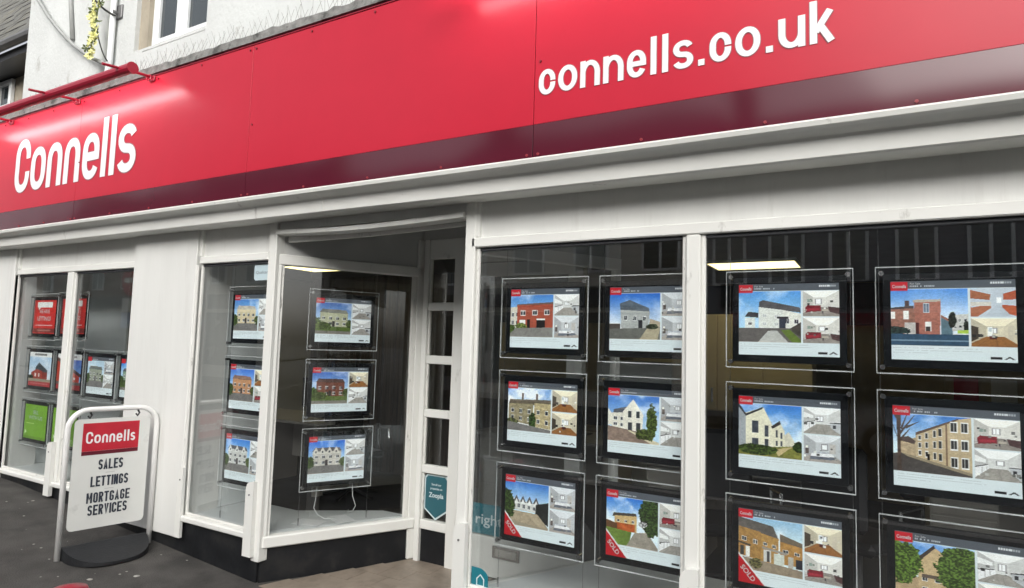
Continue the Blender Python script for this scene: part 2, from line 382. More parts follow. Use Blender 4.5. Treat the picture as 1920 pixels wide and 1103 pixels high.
# windows: frame members as sub-parts, glass as panes
def win(xa, xb, mullions, z0=.282, sill=True):
    g = trim('shop_window', bx(xa, xb, -.03, .075, .240, z0, bev=.008), mt='white')   # its sill carries the rest
    edges = [xa] + [q for m_ in mullions for q in m_] + [xb]
    for x0, x1 in zip(edges[0::2], edges[1::2]):
        part('glass_pane', bx(x0+.002, x1-.002, .030, .036, z0-.002, 2.146), M['glass'], g)
        for q0, q1 in ((x0, x0+.020), (x1-.020, x1)): part('glazing_bead', bx(q0, q1, .008, .029, z0, 2.141, bev=.004), M['white_worn'], g)
        part('glazing_bead', bx(x0+.021, x1-.021, .010, .029, z0, z0+.018, bev=.004), M['white_worn'], g)
        part('glazing_bead', bx(x0+.021, x1-.021, .012, .029, 2.122, 2.141, bev=.004), M['dark_wall'], g)
    for x0, x1 in mullions: part('mullion', bx(x0, x1, -.010, .06, z0, 2.141, bev=.006), M['white'], g)
    return g
win(-7.362, -5.320, [(-6.385, -6.290)])
win(-4.470, -3.70, [])
win(-1.975, 2.35, [(-.790, -.722), (.62, .69)])
trim('corner_post', bx(-7.375, -7.364, -.01, .06, .24, 2.14), mt='white')
trim('corner_post', bx(-3.700, -3.622, -.012, .065, .10, 2.47, bev=.006), mt='white')
trim('corner_post', bx(-2.045, -1.977, -.012, .065, -.045, 2.47, bev=.006), mt='white')
# timber shoes with rounded heads nailed over the post feet
for x0, x1, zb, zt in ((-6.42, -6.33, .16, .60), (-3.745, -3.665, .135, .60), (-2.035, -1.955, .0, .60), (-.80, -.715, .13, .60), (-4.515, -4.455, .125, .60)):
    r = .045; fwd = -.045 if x0 != -4.515 else -.036
    pts = [(x0, zb), (x1, zb), (x1, zt+.03), (x1-.012, zt+.03)] + [(x1-.012-(x1-.012-x0)*(1-math.cos(R(a))), zt-r+ (r+.03)*math.cos(R(a))*1 - 0*a) for a in ()] + [(x0+.03, zt+.022), (x0+.012, zt+.008), (x0+.002, zt-.02)]
    trim('post_shoe', prism(B(), pts, lambda a, z, y: (a, y, z), fwd, -.0125), mt='white')
    trim('shoe_screw', cyl(B(), ((x0+x1)/2, fwd-.004, zt-.06), ((x0+x1)/2, fwd+.002, zt-.06), .006), mt='dark_metal')
# stall risers
P0 = Vector((-3.645, .02, 0)); P1 = Vector((-3.125, 1.0, 0)); DV = (P1-P0).normalized(); NV = Vector((-DV.y, DV.x, 0))
bm = B(); box(bm, -7.87, -3.66, .012, .30, -.06, .2395); trim('stall_riser', bm, mt='riser')
trim('stall_riser', bx(-1.977, 2.35, .012, .30, -.06, .2395), mt='riser')

# splayed lobby window (left) --------------------------------------------------
def onwall(s, z, off): 
    p = P0 + DV*s + NV*off; return Vector((p.x, p.y, z))
SL = (P1-P0).length
def wbox(bm, s0, s1, o0, o1, z0, z1, bev=0.0):
    mtx = Matrix(((DV.x, NV.x, 0, P0.x), (DV.y, NV.y, 0, P0.y), (0, 0, 1, 0), (0, 0, 0, 1)))
    return box(bm, s0, s1, o0, o1, z0, z1, bev=bev, mat=mtx)
sw = trim('lobby_side_window', wbox(B(), .005, SL, -.03, .05, .185, .262, bev=.008), mt='white')
part('frame', wbox(B(), .0, SL, -.02, .05, 2.11, 2.185, bev=.006), M['white'], sw)
part('frame', wbox(B(), .0, .036, -.02, .05, .262, 2.11, bev=.005), M['white'], sw)
part('frame', wbox(B(), SL-.05, SL+.03, -.02, .05, -.04, 2.40, bev=.005), M['white'], sw)
part('glazing_bead', wbox(B(), .037, .055, -.008, .022, .262, 2.11, bev=.003), M['white_worn'], sw)
part('glazing_bead', wbox(B(), SL-.085, SL-.051, -.008, .022, .262, 2.11, bev=.003), M['white_worn'], sw)
part('glass_pane', wbox(B(), .037, SL-.051, .023, .029, .262, 2.11), M['glass'], sw)
trim('stall_riser', wbox(B(), .0, SL-.052, .0, .05, -.055, .1845), mt='riser')
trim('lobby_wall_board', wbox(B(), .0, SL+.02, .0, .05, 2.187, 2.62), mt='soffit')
# sidelight beside the door
sl_x = (-3.085, -2.765); yS = .985
zs = [(1.908, 2.248), (1.50, 1.846), (1.09, 1.436), (.672, 1.03), (.265, .612)]
bars = [(-.045, .02), (.198, .265), (.612, .672), (1.03, 1.09), (1.436, 1.50), (1.846, 1.908), (2.248, 2.40)]
sg = trim('door_sidelight', bx(-3.09, -3.045, yS-.02, yS+.05, -.045, 2.40, bev=.005), mt='white')
part('frame', bx(-2.80, -2.70, yS-.02, yS+.05, -.045, 2.40, bev=.005), M['white'], sg)
for a, b_ in bars[1:]: part('rail', bx(-3.045, -2.80, yS-.01, yS+.045, a, b_, bev=.005), M['white'], sg)
for a, b_ in zs:
    part('glass_pane', bx(-3.045, -2.80, yS+.018, yS+.023, a, b_), M['glass'], sg)
    part('glazing_bead', bx(-3.044, -3.028, yS+.0, yS+.017, a+.001, b_-.001, bev=.003), M['white_worn'], sg)
part('kick_panel', bx(-3.045, -2.80, yS+.012, yS+.03, -.045, .197), M['riser'], sg)
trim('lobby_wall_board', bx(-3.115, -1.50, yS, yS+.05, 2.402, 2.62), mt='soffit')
# door
dr = trim('entrance_door', bx(-2.66, -1.80, yS+.005, yS+.045, -.04, .235, bev=.004), mt='white')
bm = B(); box(bm, -2.66, -2.60, yS+.005, yS+.045, .236, 2.2); box(bm, -1.86, -1.80, yS+.005, yS+.045, .236, 2.2); box(bm, -2.60, -1.86, yS+.005, yS+.045, 2.1, 2.2)
part('frame', bm, M['white'], dr)
part('glass_pane', bx(-2.598, -1.862, yS+.02, yS+.026, .236, 2.099), M['glass'], dr)
part('letter_plate', bx(-2.40, -2.18, yS-.006, yS+.0045, .10, .185, bev=.003), M['steel'], dr)
part('letter_flap', bx(-2.375, -2.205, yS-.012, yS-.0065, .118, .167, bev=.003), M['desk'], dr)
part('handle', tube(B(), [(-1.90, yS, .9), (-1.90, yS-.06, .92), (-1.90, yS-.06, 1.28), (-1.90, yS, 1.3)], .012), M['steel'], dr)
trim('door_post', bx(-1.795, -1.735, yS-.02, yS+.05, -.045, 2.40, bev=.005), mt='white')
trim('door_head', bx(-2.70, -1.80, yS-.01, yS+.05, 2.21, 2.40, bev=.005), mt='white')
# splayed window (right side of the lobby)
Q0 = Vector((-1.985, .07, 0)); Q1 = Vector((-1.50, 1.0, 0)); DQ = (Q1-Q0).normalized(); NQ = Vector((-DQ.y, DQ.x, 0)); QL = (Q1-Q0).length
def qbox(s0, s1, o0, o1, z0, z1, bev=0.0):
    mtx = Matrix(((DQ.x, NQ.x, 0, Q0.x), (DQ.y, NQ.y, 0, Q0.y), (0, 0, 1, 0), (0, 0, 0, 1)))
    return box(B(), s0, s1, o0, o1, z0, z1, bev=bev, mat=mtx)
qs = trim('lobby_side_window', qbox(.0, QL, -.03, .03, .185, .262, .004), mt='white')
part('frame', qbox(.0, QL, -.03, .03, 2.11, 2.185, .004), M['white'], qs)
part('frame', qbox(QL-.04, QL, -.03, .03, .262, 2.11, .004), M['white'], qs)
part('glass_pane', qbox(.0, QL-.04, -.003, .003, .262, 2.11), M['glass'], qs)
trim('stall_riser', qbox(.0, QL, -.02, .02, -.055, .1845), mt='riser')
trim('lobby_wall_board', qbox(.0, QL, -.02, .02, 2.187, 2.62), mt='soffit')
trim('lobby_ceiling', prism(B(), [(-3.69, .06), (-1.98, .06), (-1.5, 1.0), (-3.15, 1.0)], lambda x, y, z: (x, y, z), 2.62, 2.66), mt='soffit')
# header board over the lobby opening, with a sagging moulding
trim('frieze_board', bx(-3.618, -2.048, .012, .06, 2.345, 2.47), mt='white_board')
bm = B(); rows = []
for i in range(25):
    t = i/24; x = -3.615 + t*1.565; sag = -.022*math.sin(math.pi*t)**1.0*(1-.2*t)
    rows.append([bm.verts.new((x, y, z+sag)) for y, z in ((-.03, 2.346), (-.03, 2.318), (.0, 2.312), (.05, 2.312), (.05, 2.346))])
for A, C in zip(rows, rows[1:]):
    for k in range(5): bm.faces.new((A[k], A[(k+1) % 5], C[(k+1) % 5], C[k]))
bm.faces.new(rows[0]); bm.faces.new(rows[-1][::-1])
trim('sagging_moulding', bm, mt='white')
bm = B(); rows = []
for i in range(25):
    t = i/24; x = -3.58 + t*1.53; sag = -.010*math.sin(math.pi*t)
    rows.append([bm.verts.new((x, y, z+sag)) for y, z in ((.055, 2.308), (.055, 2.268+.02*t), (.075, 2.268+.02*t), (.075, 2.308))])
for A, C in zip(rows, rows[1:]):
    for k in range(4): bm.faces.new((A[k], A[(k+1) % 4], C[(k+1) % 4], C[k]))
bm.faces.new(rows[0]); bm.faces.new(rows[-1][::-1])
trim('blind_edge', bm, mt='white_worn')

# interior shell -----------------------------------------------------------------
trim('floor', bx(XL, XR, .31, 7.0, -.12, -.06), mt='carpet')
trim('ceiling', bx(XL, XR, 1.06, 7.0, 2.46, 2.53), mt='ceil')
trim('ceiling', bx(XL, -3.72, .066, 1.058, 2.46, 2.53), mt='inside_white')
trim('ceiling', bx(-1.48, XR, .066, 1.058, 2.46, 2.53), mt='ceil')
bm = B(); box(bm, XL+.3, XR-.3, 5.6, 5.7, -.06, 2.46); trim('back_wall', bm, mt='beige_wall')
trim('upper_wall_band', bx(XL+.3, XR-.3, 5.55, 5.598, 1.95, 2.45), mt='dark_wall')  # dark band across the top of the back wall
trim('bay_side_board', bx(-7.46, -7.40, .08, .70, .272, 2.45), mt='inside_white')
trim('bay_side_board', bx(-4.56, -4.50, .08, .655, .272, 2.45), mt='inside_white')
trim('bay_back_board', bx(-7.398, -6.62, .68, .70, .272, 2.45), mt='inside_white')
def bed(pts): return trim('window_bed', prism(B(), pts, lambda x, y, z: (x, y, z), .245, .270), mt='bed')
bed([(-7.40, .076), (-5.33, .076), (-5.33, .70), (-7.40, .70)])
bed([(-4.50, .076), (-3.71, .076), (-3.19, .99), (-3.42, .99), (-3.95, .60), (-4.50, .60)])
bed([(-1.93, .085), (2.2, .085), (2.2, .97), (-1.50, .97)])
# standing dark screen behind the right bay's lower part
# lobby floor tiles
trim('tile_bed', prism(B(), [(-3.64, -.015), (-1.97, -.015), (-1.5, .985), (-3.13, .985)], lambda x, y, z: (x, y, z), -.12, -.047), mt='grout')
tsz = .198; k = 0
tm = {}
for j in range(5):
    for i in range(12):
        x0 = -4.0+i*.2 + (.1 if j % 2 else 0); y0 = -.012+j*.2
        c = x0+tsz/2; lo = -3.64+.52*(y0+.02); hi = -1.99+.47*y0
        a, b_ = max(x0, lo+.005+.0), min(x0+tsz, hi)
        if b_-a < .03: continue
        y1 = min(y0+tsz, .984)
        # cut corners follow the splayed sides
        lo2 = -3.635+.52*(y1+.0)
        pts = [(a, y0), (b_, y0), (b_, y1), (max(a, min(lo2, b_-.005)), y1)]
        trim('floor_tile', prism(B(), pts, lambda x, y, z: (x, y, z), -.0465, -.040+random.uniform(-.001, .001)), mt='tile')

# ---------------------------------------------------------------- fascia sign
sign = thing('fascia_sign', 'long red shop sign with burgundy lower band and white lettering above the windows', 'sign', (-3.74, -.2, 2.53))
seams = [(-8.2, -5.972), (-5.968, -3.742), (-3.738, -1.522), (-1.518, .70), (.704, 2.45)]
for a, b_ in seams:
    a = max(a, -7.87)
    part('red_panel', bx(a, b_, -.2, -.168, RED_BOT, RED_TOP, bev=.001), M['red'], sign)
    part('burgundy_band', bx(a, b_, -.2015, -.168, BURG_BOT, RED_BOT-.001, bev=.001), M['burg'], sign)
    ns = 4
    for i in range(ns+1):
        x = a+.03+(b_-a-.06)*i/ns
        for z in (RED_TOP-.03, BURG_BOT+.03):
            part('screw_cap', cyl(B(), (x, -.2005, z), (x, -.207, z), .007, 8), M['screw'], sign)
    for x in (a+.012,):
        part('screw_cap', cyl(B(), (x+.02, -.2005, 3.05), (x+.02, -.207, 3.05), .006, 8), M['screw'], sign)
part('top_shadow_strip', bx(-7.87, 2.45, -.206, -.168, RED_TOP+.001, RED_TOP+.006), M['red_metal'], sign)  # dark strip painting the thin shadow along the sign's top edge
# big condensed word
Z0, hx, Hc, T = 2.884, .398, .506, .073
specs = [('C', -7.088, -6.815), ('o', -6.787, -6.522), ('n', -6.486, -6.233), ('n', -6.190, -5.935), ('e', -5.887, -5.632), ('l', -5.592, -5.517), ('l', -5.465, -5.391), ('s', -5.350, -5.091)]
for ch, xa, xb in specs:
    wd = xb-xa
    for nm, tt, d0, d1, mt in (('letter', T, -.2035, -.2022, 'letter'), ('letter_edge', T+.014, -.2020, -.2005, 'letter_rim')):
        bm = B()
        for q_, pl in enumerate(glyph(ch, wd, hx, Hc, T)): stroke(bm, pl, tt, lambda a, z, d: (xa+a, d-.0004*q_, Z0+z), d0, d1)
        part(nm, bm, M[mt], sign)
# web address
adv = {'c': .556, 'o': .611, 'n': .611, 'e': .556, 'l': .278, 's': .556, '.': .278, 'u': .611, 'k': .556}
word = 'connells.co.uk'; tot = sum(adv[c] for c in word)-.05
sx = (-.141+1.498)/tot; Zb = 2.866; h2 = .134; H2 = .182; x = -1.498
for ch in word:
    wd = adv[ch]*sx; sb = .045*sx; T2 = .0265
    gw = wd-2*sb
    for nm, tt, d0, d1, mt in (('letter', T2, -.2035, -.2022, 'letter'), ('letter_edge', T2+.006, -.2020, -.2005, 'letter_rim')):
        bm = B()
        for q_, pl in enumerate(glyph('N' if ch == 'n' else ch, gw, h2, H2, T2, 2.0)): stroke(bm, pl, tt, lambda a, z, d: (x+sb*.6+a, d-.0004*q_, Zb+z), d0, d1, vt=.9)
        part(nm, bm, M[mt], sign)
    x += wd

# trough lights ------------------------------------------------------------------
def trough(x0, x1, arms, label):
    t = thing('trough_light', label, 'sign light', ((x0+x1)/2, -.2, 3.6), 'red trough lights over the sign')
    yc, zc = -.43, 3.575; r = .040
    pts = [(yc+r*math.cos(R(a)), zc+r*math.sin(R(a))) for a in range(10, 281, 27)]
    pts2 = [(yc+(r-.008)*math.cos(R(a)), zc+(r-.008)*math.sin(R(a))) for a in range(280, 9, -27)]
    part('housing', prism(B(), pts+pts2, lambda y, z, xx: (xx, y, z), x0, x1), M['red_metal'], t)
    for xx in (x0, x1-.012): part('end_cap', cyl(B(), (xx-.001, yc, zc), (xx+.013, yc, zc), r+.004, 16), M['red_metal'], t)
    part('light_strip', bx(x0+.03, x1-.03, yc-.006, yc+.002, zc-.014, zc+.014), M['led'], t)
    for xa in arms:
        a = part('arm', tube(B(), [(xa, -.20, 3.612), (xa, -.30, 3.605), (xa, -.58, 3.572)], .011), M['red_metal'], t)
        part('bracket', bx(xa-.035, xa+.035, -.214, -.2065, 3.575, 3.617, bev=.003), M['red_metal'], t)
        part('bracket_loop', tube(B(), [(xa+.028*math.cos(R(q)), -.235, 3.598+.022*math.sin(R(q))) for q in range(0, 361, 40)], .005, 6), M['red_metal'], t)
trough(-7.86, -4.80, (-7.24, -6.03, -4.93), 'long red tubular trough light on arms above the left end of the sign')
trough(-2.05, .55, (-1.95, -.75, .45), 'red trough light above the web address, just over the top of the picture')

# bird spikes ----------------------------------------------------------------------
sp_me = None; k = 0; xs = -7.80
while xs < -2.1:
    t = thing('bird_spikes', 'strip of thin steel bird spikes on the grey ledge above the red sign', 'bird spikes', (xs+.24, -.06, 3.765), 'steel bird spike strips along the ledge')
    part('base_strip', bx(xs, xs+.47, -.07, -.05, 3.762, 3.768), M['steel'], t)
    for i in range(8):
        for lean in (-1, 1) if i % 2 else (-1, 0, 1):
            if random.random() < .06: continue
            px = xs+.03+i*.058
            o = None
            if sp_me is None:
                bm = tube(B(), [(0, 0, 0), (0, 0, .150)], .0015, 4)
                sp_me = bpy.data.meshes.new('spike'); bm.to_mesh(sp_me); bm.free(); sp_me.materials.append(M['spike'])
            o = bpy.data.objects.new('spike', sp_me); COL.objects.link(o); o.parent = t
            o.location = Vector((px, -.06, 3.767))-t.location
            o.rotation_euler = (R(random.uniform(-4, 4)-lean*10), R(lean*17+random.uniform(-4, 4)), 0)
            o.scale = (1, 1, random.uniform(.8, 1.15))
    xs += .48; k += 1

# cables, conduit, garland -----------------------------------------------------------
def cat(p, q, sag, n=18):
    p, q = Vector(p), Vector(q)
    return [p.lerp(q, i/n)-Vector((0, 0, sag*4*(i/n)*(1-i/n))) for i in range(n+1)]
tag(part('cable', tube(B(), [(-7.84, .05, 5.4), (-7.70, .05, 5.2), (-7.544, .04, 5.031), (-7.307, .04, 4.801), (-7.0, .04, 4.552), (-6.72, .04, 4.355), (-6.406, .04, 4.178), (-6.085, .04, 4.035)], .017, 8), M['cable'], None, True), 'thick grey cable swooping down the pale wall to the conduit foot', 'cable')
tag(part('cable', tube(B(), [(-6.98, .078, 5.5), (-6.96, .078, 4.9), (-6.86, .078, 4.47)], .020, 8), M['cable'], None, True), 'grey cable hanging straight down the wall to meet the swooping one', 'cable')
tag(part('conduit_pipe', tube(B(), [(-6.11, .055, 5.6), (-6.10, .055, 4.10), (-6.10, .03, 3.80)], .026, 10), M['upvc'], None, True), 'white vertical conduit pipe clipped to the wall beside the window', 'pipe')
pl = thing('bracket_plate', 'small square metal bracket plate bolted to the wall beside the white pipe', 'bracket', (-6.07, .09, 4.56))
part('plate', bx(-6.13, -6.02, .082, .10, 4.50, 4.63, bev=.004), M['dark_metal'], pl)
part('bolt', cyl(B(), (-6.09, .04, 4.55), (-6.09, .082, 4.55), .022, 8), M['dark_metal'], pl)
tag(part('wire', tube(B(), cat((-6.04, .04, 4.50), (-6.38, -.0, 4.74), .02), .010, 6), M['wire'], None, True), 'thin black wire from the bracket plate to the top of the garland', 'wire')
tag(part('wire', tube(B(), cat((-6.39, .0, 4.75), (-6.05, .01, 4.06), .10), .006, 6), M['wire'], None, True), 'thin black wire drooping behind the garland to the foot of the pipe', 'wire')
gar = thing('flower_garland', 'hanging string of pale yellow artificial flowers in front of the upstairs wall', 'garland', (-6.50, -.05, 4.95))
part('stem', tube(B(), [(-6.10, -.05, 5.3), (-6.15, -.05, 4.6), (-6.24, -.05, 4.12)], .006, 6), M['leaf'], gar)
fl_me = []
for k in range(3):
    bm = B()
    for q in range(6):
        a = q*math.pi/3+k; c, s = math.cos(a), math.sin(a)
        vs = [bm.verts.new(v) for v in ((0, 0, 0), (.030*c-.014*s, .012, .030*s+.014*c), (.048*c, .006, .048*s), (.030*c+.014*s, .012, .030*s-.014*c))]
        bm.faces.new(vs)
    bmesh.ops.create_icosphere(bm, subdivisions=1, radius=.012)
    me = bpy.data.meshes.new('flower'); bm.to_mesh(me); bm.free(); me.materials.append(M['flower' if k < 2 else 'leaf']); fl_me.append(me)
for i in range(84):
    t = i/84; z = 5.3-1.2*t; x = -6.09-.15*t
    o = bpy.data.objects.new('flower' if i % 6 else 'leaf_cluster', fl_me[2 if i % 6 == 0 else i % 2]); COL.objects.link(o); o.parent = gar
    o.location = Vector((x+random.uniform(-.028, .028), -.05+random.uniform(-.03, .02), z))-gar.location
    o.rotation_euler = (random.uniform(-.9, .9), random.uniform(0, 6), random.uniform(-.9, .9))
    s_ = random.uniform(.55, .95)*(1.1 if t > .55 else .8); o.scale = (s_, s_, s_)

# neighbour ---------------------------------------------------------------------------
nb = thing('neighbouring_house', 'lower stone neighbour with dark gutter and slate roof at the far left', 'house', (-10.5, 1, 0))
part('wall', bx(-14.5, -7.86, .62, 5, -.1, 4.94), M['stone'], nb)
rf = part('roof', prism(B(), [(.28, 4.97), (.30, 4.92), (3.6, 10.2), (3.6, 10.35)], lambda y, z, x: (x, y, z), -14.5, -7.86), M['roof_tile'], nb)
for j in range(12):
    for i in range(0, 26):
        if j > 8 and i > 13: pass
        y = .30+j*.128; z = 5.02+j*.205; x = -8.16-i*.25-(.12 if j % 2 else 0)
        o = bx(x, x+.243, y, y+.22, z-.004, z+.012)
        bmesh.ops.rotate(o, verts=o.verts, cent=(x, y, z), matrix=Matrix.Rotation(R(58+random.uniform(-1.5, 1.5)), 3, 'X'))
        if j < 9 and i < 20: part('slate', o, M['roof_tile'], nb)
        else: o.free()
part('gutter', tube(B(), [(-14.5, .24, 4.90), (-7.87, .24, 4.90)], .055, 10), M['dark_metal'], nb)
part('eaves_board', bx(-14.5, -7.87, .3, .62, 4.76, 4.86), M['plastic'], nb)
for xw in (-10.05,):
    wn = part('window', bx(xw-.05, xw+.72, .57, .615, 3.80, 3.85), M['upvc'], nb)
    bm = B()
    for a in (xw, xw+.30, xw+.62): box(bm, a, a+.06, .57, .615, 3.85, 4.74, bev=.004)
    box(bm, xw+.061, xw+.619, .572, .61, 4.68, 4.74); box(bm, xw+.061, xw+.619, .58, .61, 4.40, 4.43)
    part('frame', bm, M['upvc'], wn)
    part('pane', bx(xw+.03, xw+.66, .6, .606, 3.85, 4.74), M['winglass'], wn)

# ground ------------------------------------------------------------------------------
def gz(x, y=0):
    s = max(0.0, -3.62-x)
    return -.048 + (s*.066 if x > -7 else 3.38*.066+(-7-x)*.03)
bm = B(); X = [-60, -30, -16, -12, -10]+[-9+i*.25 for i in range(60)]+[8, 12, 20, 60]; Y = [-4.6]+[-4.4+i*.2 for i in range(23)]
g = [[bm.verts.new((x, y, gz(x)+.004*math.sin(x*3+y*5)*math.sin(y*2.3) - .02*max(0, -y-.2)*.6)) for y in Y+[.05, .62]] for x in X]
for A, C in zip(g, g[1:]):
    for k in range(len(A)-1): bm.faces.new((A[k], C[k], C[k+1], A[k+1]))
tag(part('pavement', bm, M['paving'], None, True), 'dark tarmac pavement rising gently to the left', None, None, 'structure')
def gp(x, y): return gz(x)-.02*max(0, -y-.2)*.6
tag(part('kerb', prism(B(), [(-4.75, -.5), (-4.6, -.5), (-4.6, -.11), (-4.62, -.098), (-4.75, -.10)], lambda y, z, x: (x, y, z), -3.6, 60), M['kerb']), 'concrete kerb', None, None, 'structure')
bm = B(); v = [bm.verts.new(q) for q in ((-90, -12.5, -.20), (90, -12.5, -.20), (90, -4.62, -.20), (-90, -4.62, -.20))]; bm.faces.new(v)
tag(part('road', bm, M['road']), 'asphalt road', None, None, 'structure')
bm = B(); v = [bm.verts.new(q) for q in ((-200, -200, -.6), (200, -200, -.6), (200, 200, -.6), (-200, 200, -.6))]; bm.faces.new(v)
tag(part('ground', bm, M['paving']), 'ground', None, None, 'structure')
tag(part('far_pavement', bx(-90, 90, -14.2, -12.5, -.5, -.10), M['paving']), 'pavement on the other side', None, None, 'structure')
# gum spots and grit: a scatter nobody could count
bm = B()
for i in range(150):
    x = random.uniform(-7, -2.4); y = random.uniform(-1.9, -.05); r = random.uniform(.003, .010) if random.random() < .85 else random.uniform(.012, .02)
    z = gp(x, y)+.004*math.sin(x*3+y*5)*math.sin(y*2.3)+.002
    c = [bm.verts.new((x+r*(1+.4*random.random())*math.cos(a), y+r*math.sin(a)*(.7+.5*random.random()), z)) for a in [q*math.pi/4 for q in range(8)]]
    top = bm.verts.new((x, y, z+r*.35))
    for q in range(8): bm.faces.new((c[q], c[(q+1) % 8], top))
tag(part('pavement_grit', bm, M['speck'], None), 'pale grit and gum spots scattered over the dark pavement', 'grit', None, 'stuff')

# ---------------------------------------------------------------- pictures for the window cards
rng = np.random.default_rng(5)
def srgb(c): 
    c = np.clip(c, 0, 1); return np.where(c <= .04045, c/12.92, ((c+.055)/1.055)**2.4)
def noise(h, w, cells, oct=3):
    out = np.zeros((h, w)); amp = 1; tot = 0
    for o in range(oct):
        n = max(2, int(cells*2**o)); gr = rng.random((n+2, n+2))
        yy = np.linspace(0, n, h); xx = np.linspace(0, n, w); y0 = yy.astype(int); x0 = xx.astype(int); fy = (yy-y0)[:, None]; fx = (xx-x0)[None]
        a = gr[y0][:, x0]; b_ = gr[y0][:, x0+1]; c = gr[y0+1][:, x0]; d = gr[y0+1][:, x0+1]
        out += amp*((a*(1-fx)+b_*fx)*(1-fy)+(c*(1-fx)+d*fx)*fy); tot += amp; amp *= .55
    return out/tot
class Pic:
    def __init__(s, arr):
        s.a = arr; s.h, s.w = arr.shape[:2]
        s.X, s.Y = np.meshgrid((np.arange(s.w)+.5)/s.w, (np.arange(s.h)+.5)/s.h)
    def sub(s, x0, y0, x1, y1): return Pic(s.a[int(y0*s.h):max(int(y1*s.h), int(y0*s.h)+2), int(x0*s.w):max(int(x1*s.w), int(x0*s.w)+2)])
    def mask(s, pts):
        m_ = np.zeros(s.X.shape, bool); n = len(pts)
        for i in range(n):
            (xa, ya), (xb, yb) = pts[i], pts[(i+1) % n]
            if ya == yb: continue
            c = ((ya > s.Y) != (yb > s.Y)) & (s.X < (xb-xa)*(s.Y-ya)/(yb-ya)+xa)
            m_ ^= c
        return m_
    def poly(s, pts, col, n=.0, cells=20):
        m_ = s.mask(pts)
        if n: s.a[m_] = np.clip(np.array(col)*(1+n*(noise(s.h, s.w, cells)[m_][:, None]-.5)*2), 0, 1)
        else: s.a[m_] = col
        return s
    def rect(s, x0, y0, x1, y1, col, n=0, cells=20): return s.poly([(x0, y0), (x1, y0), (x1, y1), (x0, y1)], col, n, cells)
    def sky(s, top, bot, cloud=.4, y1=1.0, th=.52):
        t = np.clip(s.Y/y1, 0, 1)[..., None]; c = np.array(top)*(1-t)+np.array(bot)*t
        k = np.clip((noise(s.h, s.w, 3, 4)-th)*5, 0, 1)[..., None]*cloud
        s.a[:] = c*(1-k)+np.array((.97, .98, 1))*k; return s
    def quad(s, q, col, rows=0, cols=0, ww=.5, wh=.5, wc=(.18, .2, .24), frame=(.9, .9, .88), n=.08, top=.18, bot=.95):
        s.poly(q, col, n, 30)
        def P(u, v):
            a = np.array(q[0])*(1-u)+np.array(q[1])*u; b_ = np.array(q[3])*(1-u)+np.array(q[2])*u; return tuple(a*(1-v)+b_*v)
        for r in range(rows):
            for c in range(cols):
                uc = (c+.5)/cols; vc = top+(bot-top)*(r+.5)/rows; du = ww/cols/2; dv = wh*(bot-top)/rows/2
                for k_, cc in ((1.25, frame), (1.0, wc)):
                    s.poly([P(uc-du*k_, vc-dv*k_), P(uc+du*k_, vc-dv*k_), P(uc+du*k_, vc+dv*k_), P(uc-du*k_, vc+dv*k_)], cc)
                s.poly([P(uc-du*.12, vc-dv), P(uc+du*.12, vc-dv), P(uc+du*.12, vc+dv), P(uc-du*.12, vc+dv)], frame)
        return s
    def blob(s, cx, cy, rx, ry, col, col2=None, edge=.5):
        n_ = noise(s.h, s.w, 22, 3); d = ((s.X-cx)/rx)**2+((s.Y-cy)/ry)**2
        m_ = d+(n_-.5)*edge*2.4 < 1; c2 = np.array(col2 if col2 else [q*.45 for q in col]); k = noise(s.h, s.w, 48, 2)[..., None]
        k = np.clip((k-.35)*3, 0, 1); c = np.array(col)*k+c2*(1-k); s.a[m_] = c[m_]; return s
BRICK, STONE, SLATE = (.62, .36, .27), (.72, .66, .53), (.36, .37, .40)
GREEN, ROADC, WHITE = (.38, .48, .20), (.47, .46, .45), (.90, .90, .88)
BLUE, PALE = (.25, .50, .80), (.72, .84, .93)
